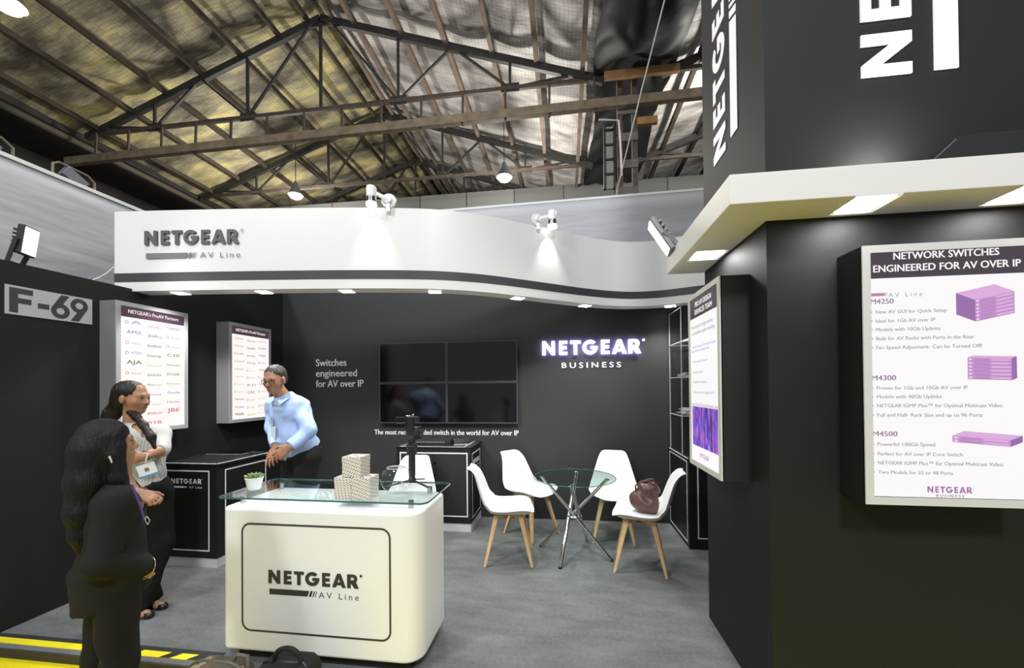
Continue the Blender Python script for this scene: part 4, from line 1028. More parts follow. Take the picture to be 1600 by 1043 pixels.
# gimbal on its mini tripod
g0 = Vector((-1.012, 2.515, GT))
t = thing('gimbal_stabiliser', 'black handheld camera stabiliser standing on mini tripod legs on the counter glass', 'camera stabiliser', g0)
for a in (-28, 208, 80):
    d = Vector((math.cos(math.radians(a)), math.sin(math.radians(a)), 0)); MB().bar(g0+d*.02+Z_*.030, g0+d*.155+Z_*.004, .016, .008).build('tripod_leg', PLB, t, bevel=.002)
G = lambda x, z, y=0: g0+Vector((x, y, z))
MB().lathe([(.001, .018), (.024, .018), (.024, .040), (.020, .046), (.020, .060), (.022, .064), (.022, .195), (.026, .20), (.026, .235), (.018, .24), (.001, .24)], g0, 20).build('grip', PLBM, t, smooth=40)
m = MB(); m.box(G(-.028, .205, -.026), G(.028, .262, .03)); m.box(G(-.032, .265, -.02), G(.030, .275, .02)); m.cyl(G(-.012, .235, -.04), G(-.012, .235, -.02), .012); m.build('control_head', PLB, t, bevel=.005)
m = MB(); m.cyl(G(0, .262), G(0, .305), .024); m.bar(G(.0, .30), G(.058, .318), .028, .024); m.bar(G(.055, .305), G(.052, .385), .022, .026); m.build('pan_arm', PLB, t, bevel=.004)
m = MB(); m.cyl(G(.046, .345, -.035), G(.046, .345, .03), .028, n=20); m.cyl(G(.046, .345, -.042), G(.046, .345, -.034), .018, n=20); m.build('roll_motor', mat('motor_grey', (.035, .035, .035), .3, metal=.4), t, bevel=.003)
m = MB(); m.bar(G(.05, .37), G(-.0, .375), .022, .022); m.box(G(-.034, .325, -.02), G(.016, .452, .02)); m.build('tilt_arm', PLB, t, bevel=.005)
m = MB(); m.flat(frame_mesh(.072, .048, .006, .004, .01), G(-.066, .425, -.02), *BACKF); m.build('camera_plate', PLB, t, bevel=.001)
m = MB(); m.box(G(.016, .415, -.014), G(.052, .45, .014)); m.build('clamp', PLB, t, bevel=.003)
m = MB(); m.use(CHROME); m.box(G(-.034, .452, -.012), G(-.008, .458, .012)); m.cyl(G(.008, .452), G(.008, .466), .009); m.build('bright_knobs', None, t, bevel=.001)

# ================================================================== CHAIRS AND TABLE
def chair_shell():
    prof = [(.245, .438, .175), (.225, .452, .205), (.15, .452, .235), (.05, .444, .248), (-.06, .440, .248), (-.14, .450, .243), (-.19, .485, .238), (-.222, .545, .228), (-.247, .62, .208), (-.272, .70, .182), (-.292, .77, .162), (-.304, .808, .150), (-.316, .832, .141), (-.330, .843, .130), (-.345, .845, .118)]
    ns = 12; vs = []; fs = []
    for i, (y, z, w) in enumerate(prof):
        f = i/(len(prof)-1)
        for k in range(ns+1):
            s = -1+2*k/ns; e = abs(s)
            x = w*s
            zz = z; yy = y
            if i <= 6: zz += .030*e**4 + (.035*e**3 if 2 <= i else 0)*(1-f)      # bucket edge
            if i >= 6: yy += .045*e**2.5*max(0.0, min(1.0, 1-(i-9)/5))                    # back wraps forward
            if i >= 11: zz -= .010*e**6; yy -= .004*e**2*(i-10)         # lifted, curled shoulders
            if i == 0: yy -= .05*e**3
            vs.append((x, yy, zz))
    for i in range(len(prof)-1):
        for k in range(ns): a = i*(ns+1)+k; fs.append((a, a+1, a+ns+2, a+ns+1))
    return MB().mesh(vs, fs)
def make_chair(lab):
    t = thing('shell_chair', lab, 'chair', (0, 0, 0), 'white shell chairs with beech legs')
    o = chair_shell().build('seat_shell', SEATW, t, smooth=180, local=True)
    s = o.modifiers.new('thick', 'SOLIDIFY'); s.thickness = .012; s.offset = -1
    q = o.modifiers.new('sub', 'SUBSURF'); q.levels = 1; q.render_levels = 2
    pd = MB(); pd.prism(rr(-.185, .185, -.165, .205, .09, .09, 6), (0, 0, .447), X_, Y_, Z_, .018)
    pd.build('seat_pad', PADW, t, smooth=50, local=True, bevel=.010, seg=3)
    for sx in (-1, 1):
        for sy in (-1, 1):
            a = Vector((sx*.105, sy*.105+.01, .425)); b = Vector((sx*.20, sy*.205+.01, 0))
            m = MB(); vs = []
            x = Vector((sx, sy, 0)).normalized(); y = Vector((-sy, sx, 0)).normalized()
            for p, w_ in ((b, .012), (a.lerp(b, .15), .021), (a, .023)):
                for c, d in ((-1, -1), (1, -1), (1, 1), (-1, 1)): vs.append(p+X_*c*w_+Y_*d*w_)
            m.mesh(vs, [(3, 2, 1, 0), (8, 9, 10, 11)]+[(4*l+k, 4*l+(k+1) % 4, 4*l+4+(k+1) % 4, 4*l+4+k) for l in (0, 1) for k in range(4)])
            m.build('leg', LWOOD, t, local=True, bevel=.006)
    m = MB(); m.bar((-.12, -.11, .405), (.12, .13, .405), .030, .035); m.bar((-.12, .13, .405), (.12, -.11, .405), .030, .0352); m.box((-.09, -.07, .418), (.09, .09, .436))
    m.build('cross_frame', LWOOD, t, local=True, bevel=.003)
    return t
ch0 = make_chair('white chair on the left of the glass table, seen side-on with an empty seat')
def put(c, x, y, fx, fy):          # chair faces direction (fx, fy)
    c.location = (x, y, 0); c.rotation_euler = (0, 0, math.atan2(fy, fx)-PI/2)
put(ch0, -.535, 3.60, .993, .10)
for lab, x, y, fx, fy in (('white chair behind the glass table on its left, turned towards the table', -.385, 4.235, .77, -.64), ('white chair behind the glass table on its right, facing the aisle', .478, 4.215, -.12, -1), ('white chair on the right of the glass table with the brown bag on it', .635, 3.575, -.986, .165), ('white chair standing behind the reception counter, only its back showing', -1.535, 3.72, .12, -1)):
    c = copy_tree(ch0); c['label'] = lab; put(c, x, y, fx, fy)
# glass table on crossed chrome legs
TC = Vector((.068, 3.755, 0))
t = thing('glass_table', 'round glass table on crossed chrome legs', 'table', TC)
MB().lathe([(.001, .706), (.376, .706), (.379, .709), (.379, .713), (.376, .716), (.001, .716)], TC, 64).build('tabletop', TABLEG, t, smooth=40)
MB().tube([TC+Vector((.380*math.cos(a), .380*math.sin(a), .711)) for a in [2*PI*k/64 for k in range(64)]], .0035, 6, closed=True).build('glass_rim', GEDGE, t, smooth=60)
for k in range(4):
    a = math.radians(-112+90*k); b = a-math.radians(164)
    p0 = TC+Vector((.345*math.cos(a), .345*math.sin(a), .006)); p1 = TC+Vector((.30*math.cos(b), .30*math.sin(b), .700))
    lg = MB().cyl(p0, p1, .0165, n=16).build('leg', CHROME, t, smooth=40)
    MB().cyl(p0-Z_*.006, p0+Z_*.008, .018, n=16).build('rubber_foot', PLBM, lg, smooth=40)
    MB().cyl(p1-Z_*.004, p1+Z_*.006, .022, n=16).build('glass_pad', CHROME, lg, smooth=40)
MB().tube([TC+Vector((.062*math.cos(a), .062*math.sin(a), .352)) for a in [2*PI*k/32 for k in range(32)]], .011, 8, closed=True).build('binding_ring', CHROME, t, smooth=60)

# ================================================================== BODIES AND CLOTH (smooth blended volumes)
import openvdb
class Vol:
    def __init__(s, lo, hi, h):
        s.lo = np.array(lo, float); s.h = h; s.n = np.ceil((np.array(hi, float)-s.lo)/h).astype(int)+1
        s.G = np.full(s.n, .08, np.float32)
        s.ax = [s.lo[i]+h*np.arange(s.n[i]) for i in range(3)]
    def blk(s, lo, hi):
        a = np.clip(np.floor((np.array(lo)-s.lo)/s.h).astype(int), 0, s.n); b = np.clip(np.ceil((np.array(hi)-s.lo)/s.h).astype(int)+1, 0, s.n)
        return tuple(slice(int(i), int(j)) for i, j in zip(a, b))
    def grid(s, sl): return np.meshgrid(*[s.ax[i][sl[i]] for i in range(3)], indexing='ij', sparse=True)
    def put(s, lo, hi, fn, k, op='u'):
        m = .05+k; sl = s.blk(np.array(lo)-m, np.array(hi)+m)
        if any(q.start >= q.stop for q in sl): return s
        d = fn(*s.grid(sl)); c = s.G[sl]
        if op == 'u':
            if k > 0: e = np.maximum(k-np.abs(c-d), 0)/k; s.G[sl] = np.minimum(c, d)-e*e*k*.25
            else: s.G[sl] = np.minimum(c, d)
        else:
            d = -d
            if k > 0: e = np.maximum(k-np.abs(c-d), 0)/k; s.G[sl] = np.maximum(c, d)+e*e*k*.25
            else: s.G[sl] = np.maximum(c, d)
        return s
    def cap(s, a, b, ra, rb=None, k=.02, flat=False, op='u', sq=None):
        a = np.array(a, float); b = np.array(b, float); rb = ra if rb is None else rb; ab = b-a; L2 = max(ab @ ab, 1e-9); L = math.sqrt(L2); r = max(ra, rb)
        def fn(x, y, z):
            t = ((x-a[0])*ab[0]+(y-a[1])*ab[1]+(z-a[2])*ab[2])/L2; tc = np.clip(t, 0, 1)
            d = np.sqrt((x-a[0]-tc*ab[0])**2+(y-a[1]-tc*ab[1])**2+(z-a[2]-tc*ab[2])**2)-(ra+(rb-ra)*tc)
            if flat: d = np.maximum(d, np.maximum(-t*L, (t-1)*L))
            return d
        return s.put(np.minimum(a, b)-r, np.maximum(a, b)+r, fn, k, op)
    def ell(s, c, r, ax=None, k=.02, op='u'):
        c = np.array(c, float); r = np.array(r, float); A = np.eye(3) if ax is None else np.array([list(v) for v in ax], float)
        R_ = np.sqrt(((A.T*r)**2).sum(1))
        def fn(x, y, z):
            p = [(x-c[0])*A[i][0]+(y-c[1])*A[i][1]+(z-c[2])*A[i][2] for i in range(3)]
            k0 = np.sqrt(sum((p[i]/r[i])**2 for i in range(3))); k1 = np.sqrt(sum((p[i]/r[i]**2)**2 for i in range(3)))+1e-9
            return k0*(k0-1)/k1
        return s.put(c-R_, c+R_, fn, k, op)
    def path(s, pts, rs, k=.02):
        for a, b, ra, rb in zip(pts, pts[1:], rs, rs[1:]): s.cap(a, b, ra, rb, k)
        return s
    def half(s, p, n, k=.0):          # keep the side that n points away from
        p = np.array(p, float); n = np.array(n, float); n /= np.linalg.norm(n)
        X, Y, Z = np.meshgrid(*s.ax, indexing='ij', sparse=True)
        d = (X-p[0])*n[0]+(Y-p[1])*n[1]+(Z-p[2])*n[2]; s.G = np.maximum(s.G, d.astype(np.float32)); return s
    def ripple(s, amp, f, dirs, seed=0):
        X, Y, Z = np.meshgrid(*s.ax, indexing='ij', sparse=True); r = np.random.RandomState(seed); w = 0
        for v in dirs:
            a, b, c = v; ph = r.rand()*6
            w = w+np.sin(f*(a*X+b*Y+c*Z)+ph+1.7*np.sin(f*.45*(b*X-a*Y+.6*Z)+ph*2))
        s.G = s.G+(amp/len(dirs))*w.astype(np.float32); return s
    def build(s, name, m, parent, smooth=1):
        g = openvdb.FloatGrid(.08); g.copyFromArray(s.G); pts, quads = g.convertToQuads(0.0)
        v = np.array(pts)*s.h+s.lo; q = np.array(quads)
        off = OFF[parent.name]
        me = bpy.data.meshes.new(name)
        # outward faces
        a, b, c, d = v[q[:, 0]], v[q[:, 1]], v[q[:, 2]], v[q[:, 3]]
        vol = (np.einsum('ij,ij->i', a, np.cross(b, c))+np.einsum('ij,ij->i', a, np.cross(c, d))).sum()
        if vol < 0: q = q[:, ::-1]
        me.from_pydata((v-np.array(off)).tolist(), [], q.tolist()); me.update()
        me.polygons.foreach_set('use_smooth', [True]*len(q))
        for mm in (m if isinstance(m, (list, tuple)) else [m]): me.materials.append(mm)
        o = bpy.data.objects.new(name, me); COL.objects.link(o); o.parent = parent; OFF[o.name] = off
        return o
V3 = lambda p: np.array(list(p), float)
def basis(f, up=(0, 0, 1)):
    f = Vector(f).normalized(); r = f.cross(Vector(up)).normalized(); u = r.cross(f); return V3(r), V3(f), V3(u)
def head(vol, c, f, up=(0, 0, 1), s=1.0, fem=False):
    r, f, u = basis(f, up); c = V3(c); P = lambda x, y, z: c+(r*x+f*y+u*z)*s; A = (r, f, u); S = lambda *q: tuple(k*s for k in q)
    vol.ell(P(0, -.012, .032), S(.073, .094, .086), A, .01*s)
    vol.ell(P(0, .030, -.030), S(.058, .062, .078), A, .03*s)
    vol.ell(P(0, .052, -.083), S(.030, .028, .022), A, .03*s)
    vol.ell(P(0, .072, .026), S(.048, .020, .013), A, .02*s)
    for q in (-1, 1):
        vol.ell(P(q*.040, .052, -.020), S(.024, .028, .024), A, .025*s)
        vol.ell(P(q*.031, .092, .006), S(.016, .010, .010), A, .012*s, 's')
        vol.ell(P(q*.031, .076, .005), S(.0135, .0125, .0125), A, .004*s)
        vol.ell(P(q*.076, -.004, -.004), S(.009, .020, .031), A, .008*s)
        vol.ell(P(q*.011, .092, -.026), S(.009, .012, .008), A, .008*s)
    vol.cap(P(0, .085, .014), P(0, .106, -.022), .008*s, .0125*s, .014*s)
    vol.ell(P(0, .086, -.048), S(.023, .012, .0065), A, .006*s); vol.ell(P(0, .084, -.060), S(.020, .012, .0075), A, .006*s)
    return P, A
def face_paint(P, A, s, parent, skin_dark, lipm, brow=True):
    """eyes, brows and lips as small parts of the head"""
    r, f, u = [Vector(k) for k in A]; M = Matrix((r, f, u)).transposed()
    m = MB()
    for q in (-1, 1):
        m.use(mat('eye_white', (.62, .60, .57), .25)).ball(P(q*.031, .0772, .005), .0112*s, 8)
        m.use(mat('iris_dark', (.012, .008, .006), .15)).ball(P(q*.031, .0838, .005), .0064*s, 6)
    m.build('eyes', None, parent, smooth=60)
    m = MB()
    for q in (-1, 1):
        m.tube([P(q*.012, .088, .024), P(q*.028, .088, .030), P(q*.046, .074, .025)], [.0032*s, .0038*s, .0022*s], 6)
        m.tube([P(q*.018, .0885, .010), P(q*.031, .0895, .0135), P(q*.044, .081, .009)], [.0016*s, .0022*s, .0014*s], 6)
    m.build('eyebrows', mat('brow_black', (.008, .006, .005), .6), parent, smooth=60)
    m = MB(); m.tube([P(-.022, .088, -.0535), P(-.008, .0985, -.0510), P(0, .0985, -.0525), P(.008, .0985, -.0510), P(.022, .088, -.0535)], [.001*s, .0042*s, .0046*s, .0042*s, .001*s], 8)
    m.tube([P(-.020, .087, -.0555), P(0, .0955, -.0605), P(.020, .087, -.0555)], [.001*s, .0055*s, .001*s], 8); m.build('lips', lipm, parent, smooth=60)
def hand(vol, w, d, pn, s=1.0, curl=.5, thumb=1, spread=.12, fist=0.0):
    """w wrist, d direction of the hand, pn palm normal; four unequal bent fingers and a thumb from the side of the palm"""
    d = Vector(d).normalized(); pn = Vector(pn); pn = (pn-d*pn.dot(d)).normalized(); sd = d.cross(pn)*thumb
    w = Vector(w); k0 = w+d*.085*s
    vol.ell(V3(w+d*.048*s), (.050*s, .040*s, .0155*s), (V3(d), V3(sd), V3(pn)), .012)
    vol.cap(V3(w-d*.02*s), V3(w+d*.03*s), .024*s, .022*s, .015)
    for i, L in enumerate((.070, .079, .073, .058)):
        o = (1.5-i)*.0195; b = k0+sd*o*s-d*abs(1.2-i)*.005*s; dd = (d+sd*(1.5-i)*spread).normalized()
        a = curl*(.7+.12*i); p = b; ang = a*.5
        for j, (q, rr2) in enumerate(((.45, .0088), (.32, .0080), (.23, .0072))):
            v = dd*math.cos(ang)+pn*math.sin(ang); e = p+v*L*q*s; vol.cap(V3(p), V3(e), rr2*s, rr2*.92*s, .004); p = e; ang += a*(1.0+fist)
    b = w+d*.030*s+sd*.030*s; v = (d*.65+sd*.62+pn*.35).normalized(); e = b+v*.042*s; vol.cap(V3(w+d*.022*s+sd*.014*s), V3(b), .017*s, .0135*s, .012); vol.cap(V3(b), V3(e), .0125*s, .0100*s, .006)
    v2 = (d*.85+sd*.15+pn*.45).normalized(); vol.cap(V3(e), V3(e+v2*.030*s), .0098*s, .0080*s, .004)

def skin_mat(name, c):
    if name in MATS: return MATS[name]
    m = mat(name, c, .48, spec=.4, noise=(40, .05), bump=(220, .05)); b = m.node_tree.nodes['Principled BSDF']
    b.inputs['Subsurface Weight'].default_value = .12; b.inputs['Subsurface Radius'].default_value = (.012, .005, .003); return m
def hair_mat(name, c):
    if name in MATS: return MATS[name]
    m = mat(name, c, .42, spec=.3); nt = m.node_tree; b = nt.nodes['Principled BSDF']
    tc = nt.nodes.new('ShaderNodeTexCoord'); mp = nt.nodes.new('ShaderNodeMapping'); mp.inputs['Scale'].default_value = (170, 170, 14)
    n = nt.nodes.new('ShaderNodeTexNoise'); n.inputs['Scale'].default_value = 1.0; n.inputs['Detail'].default_value = 2
    bp = nt.nodes.new('ShaderNodeBump'); bp.inputs['Strength'].default_value = .8; bp.inputs['Distance'].default_value = .006
    nt.links.new(tc.outputs['Object'], mp.inputs[0]); nt.links.new(mp.outputs[0], n.inputs['Vector']); nt.links.new(n.outputs[0], bp.inputs['Height']); nt.links.new(bp.outputs[0], b.inputs['Normal'])
    return m
SKIN = skin_mat('skin_brown', (.36, .185, .105)); SKINL = skin_mat('skin_light_brown', (.43, .235, .145)); SKINM = skin_mat('skin_warm_brown', (.38, .19, .11))
LIPS = mat('lips_rose', (.26, .09, .075), .4)
HAIRB = hair_mat('hair_black', (.0055, .005, .005)); HAIRB.node_tree.nodes['Principled BSDF'].inputs['Roughness'].default_value = .58; HAIRD = hair_mat('hair_dark_brown', (.014, .010, .0085)); HAIRG = hair_mat('hair_greying', (.045, .042, .038))
SUIT = mat('black_suit_cloth', (.0115, .0115, .0105), .85, spec=.25, bump=(160, .25))
TROUS = mat('black_trouser_cloth', (.0085, .0085, .0085), .85, spec=.25, bump=(150, .2))
def stripe_nodes(nt, b):
    tc = nt.nodes.new('ShaderNodeTexCoord'); wv = nt.nodes.new('ShaderNodeTexWave'); wv.wave_type = 'BANDS'; wv.bands_direction = 'X'
    wv.inputs['Scale'].default_value = 42; wv.inputs['Distortion'].default_value = .6; wv.inputs['Detail'].default_value = 1
    r = nt.nodes.new('ShaderNodeValToRGB'); r.color_ramp.elements[0].position = .30; r.color_ramp.elements[0].color = (.33, .34, .34, 1); r.color_ramp.elements[1].position = .5; r.color_ramp.elements[1].color = (.50, .49, .46, 1)
    nt.links.new(tc.outputs['Object'], wv.inputs['Vector']); nt.links.new(wv.outputs[0], r.inputs[0]); nt.links.new(r.outputs[0], b.inputs['Base Color'])
STRIPED = node_mat('striped_shirt_cloth', stripe_nodes, .8)
BLUES = mat('light_blue_shirt_cloth', (.36, .48, .74), .7, spec=.25, bump=(16, .55))
SHOE = mat('black_shoe_leather', (.010, .010, .010), .35)

def legs(vol, hips, knees, ankles, r, k=.03):
    for h_, k_, a_ in zip(hips, knees, ankles):
        vol.cap(V3(h_), V3(k_), r[0], r[1], k); vol.cap(V3(k_), V3(a_), r[1], r[2], k)

# ------------------------------------------------------------------ WOMAN IN THE BLACK SUIT (nearest)
def woman_suit():
    f = heading(50); r = Vector((f.y, -f.x, 0)); z0 = -.05; Hh = 1.455
    base = at(181, 1043, 1.79); base.z = z0
    t = thing('person', 'person with long loose black hair in a black suit, standing at the yellow tape', 'person', base)
    L = lambda x, y, z: base+r*x+f*y+Z_*z
    hc = L(.0, -.025, 1.365)
    sk = Vol(base+Vector((-.45, -.45, -.01)), base+Vector((.5, .5, 1.50)), .0065)
    hf = heading(48)
    P, A = head(sk, hc, hf, (0, 0, 1), .87)
    sk.cap(V3(L(0, -.005, 1.18)), V3(L(0, .015, 1.30)), .05, .046, .02)
    sk.ell(V3(L(0, 0, 1.06)), (.15, .095, .17), (V3(r), V3(f), V3(Z_)), .03); sk.ell(V3(L(0, -.005, .82)), (.15, .11, .14), (V3(r), V3(f), V3(Z_)), .05)
    hips = [L(-.075, 0, .74), L(.075, 0, .74)]; kn = [L(-.075, -.045, .40), L(.075, .005, .40)]; an = [L(-.08, -.075, .07), L(.08, -.005, .07)]
    legs(sk, hips, kn, an, (.075, .048, .036))
    for a in an: sk.cap(V3(a-Z_*.03-f*.02), V3(a-Z_*.035+f*.13), .036, .028, .02)
    # near arm bent to the pocket, far arm lifted with a loosely closed hand
    sR, eR, wR = L(.150, -.01, 1.125), L(.180, -.065, .885), L(.125, .075, .815)
    sL = L(-.145, 0, 1.125); wL = at(219, 772, 1.80); eL = L(-.20, .0, .90)
    for s_, e_, w_ in ((sR, eR, wR), (sL, eL, wL)): sk.cap(V3(s_), V3(e_), .044, .036, .02); sk.cap(V3(e_), V3(w_), .036, .025, .02)
    hand(sk, wR, f*.25-Z_*1.0-r*.5, -r, .75, .5, -1)
    hand(sk, wL, at(240, 779, 1.80)-wL, at(238, 800, 1.84)-at(238, 780, 1.80), .74, 1.45, 1, .02, .15)
    body = sk.build('body', SKINL, t); face_paint(P, A, .87, t, None, LIPS)
    # trousers
    tr = Vol(base+Vector((-.35, -.35, -.01)), base+Vector((.4, .4, .95)), .007)
    legs(tr, [L(-.068, -.005, .72), L(.068, -.005, .72)], [L(-.075, -.045, .40), L(.075, .005, .40)], [L(-.08, -.075, .035), L(.08, -.005, .035)], (.088, .060, .060), .03)
    tr.ell(V3(L(0, -.01, .80)), (.155, .112, .12), (V3(r), V3(f), V3(Z_)), .04); tr.ripple(.004, 38, ((1, .3, .6), (.2, 1, -.5)), 2); tr.half(V3(L(0, 0, .03)), (0, 0, -1))
    tr.build('trousers', TROUS, t)
    # blazer
    bz = Vol(base+Vector((-.42, -.42, .55)), base+Vector((.48, .48, 1.26)), .0065)
    AX3 = (V3(r), V3(f), V3(Z_))
    bz.ell(V3(L(0, -.005, 1.03)), (.175, .108, .19), AX3, .04); bz.ell(V3(L(0, -.012, .83)), (.172, .118, .17), AX3, .06)
    bz.cap(V3(L(0, -.01, .80)), V3(L(0, -.01, .64)), .125, .132, .06, True)
    bz.cap(V3(L(-.14, -.005, 1.12)), V3(L(.14, -.005, 1.12)), .062, .062, .05); bz.cap(V3(L(0, -.02, 1.12)), V3(L(0, -.012, 1.19)), .085, .062, .04)
    for s_, e_, w_, k_ in ((sR, eR, wR, 1), (sL, eL, wL-(wL-eL)*.06, 1)):
        bz.cap(V3(s_), V3(e_), .058, .050, .03); bz.cap(V3(e_), V3(w_), .050, .042, .025, False)
    bz.half(V3(L(0, 0, .675)), V3(f*.22-Z_)); bz.ripple(.005, 30, ((.5, .3, 1), (1, -.4, .5), (-.3, 1, .8)), 5)
    bz.cap(V3(wL), V3(at(244, 786, 1.80)), .055, .055, .0, False, 's')
    bz.build('blazer', SUIT, t)
    # hair: cap, long back fall and a front lock
    hr = Vol(base+Vector((-.45, -.45, .72)), base+Vector((.45, .45, 1.50)), .0055)
    B = lambda x, y, z: V3(hc+(Vector(A[0])*x*.92+Vector(A[1])*y*.84+Vector(A[2])*z))
    hr.ell(B(0, -.018, .036), (.077, .088, .079), A, .01)
    hr.ell(B(0, -.045, -.03), (.078, .056, .09), A, .04)
    hr.path([B(.03, -.07, -.03), B(.045, -.080, -.16), B(.05, -.095, -.28), B(.05, -.100, -.38), B(.05, -.10, -.45)], [.058, .050, .042, .028, .010], .04)
    hr.path([B(-.02, -.07, -.03), B(-.01, -.080, -.16), B(.0, -.095, -.28), B(.01, -.10, -.38)], [.060, .054, .042, .02], .05)
    hr.path([B(.066, .012, .035), B(.076, .018, -.05), B(.080, .030, -.15), B(.080, .065, -.25), B(.074, .085, -.33)], [.023, .024, .024, .020, .009], .03)
    hr.path([B(.055, .040, .062), B(.072, .038, -.01), B(.078, .038, -.10), B(.080, .060, -.2)], [.018, .020, .020, .014], .02)
    hr.path([B(-.06, .03, .04), B(-.078, .03, -.05), B(-.08, .05, -.15), B(-.07, .08, -.25)], [.034, .034, .034, .02], .03)
    hr.cap(B(0, .082, -.03), B(.0, .16, -.03), .052, .06, .012, False, 's')
    hr.ripple(.0014, 190, ((1, .2, .10), (.3, 1, .12)), 3)
    hr.build('hair', HAIRB, t)
    # earphone, lanyard, bangles
    m = MB(); e = hc+Vector(A[0])*.096+Vector(A[1])*.0-Z_*.045; m.tube([e, e-Z_*.018+Vector(A[1])*.006, e-Z_*.03+Vector(A[1])*.008], [.005, .004, .003], 8); m.build('earphone', mat('earphone_white', (.75, .75, .75), .3), t, smooth=60)
    m = MB(); m.tube([at(206, 757, 1.665), at(214, 775, 1.665), at(221, 795, 1.67), at(226, 812, 1.67)], .0045, 6); m.build('lanyard', mat('lanyard_blue', (.045, .045, .16), .5), t, smooth=60)
    m = MB(); m.tube([at(226, 811, 1.668), at(231, 819, 1.668), at(234, 812, 1.668), at(229, 806, 1.668)], .0028, 6, closed=True); m.build('lanyard_clip', STEEL, t, smooth=60)
    def ring(c, d, rad, n, mm):
        d = Vector(d).normalized(); x = d.orthogonal().normalized(); y = d.cross(x); MB().tube([Vector(c)+(x*math.cos(2*PI*k/24)+y*math.sin(2*PI*k/24))*rad for k in range(24)], .0022, 6, closed=True).build(n, mm, t, smooth=60)
    ring(wL+(wL-eL).normalized()*.012, wL-eL, .029, 'bracelet', mat('pale_gold', (.75, .62, .42), .25, metal=1)); ring(wR+(wR-eR).normalized()*.02, wR-eR+Z_*.02, .044, 'bangle', MATS['pale_gold'])
woman_suit()

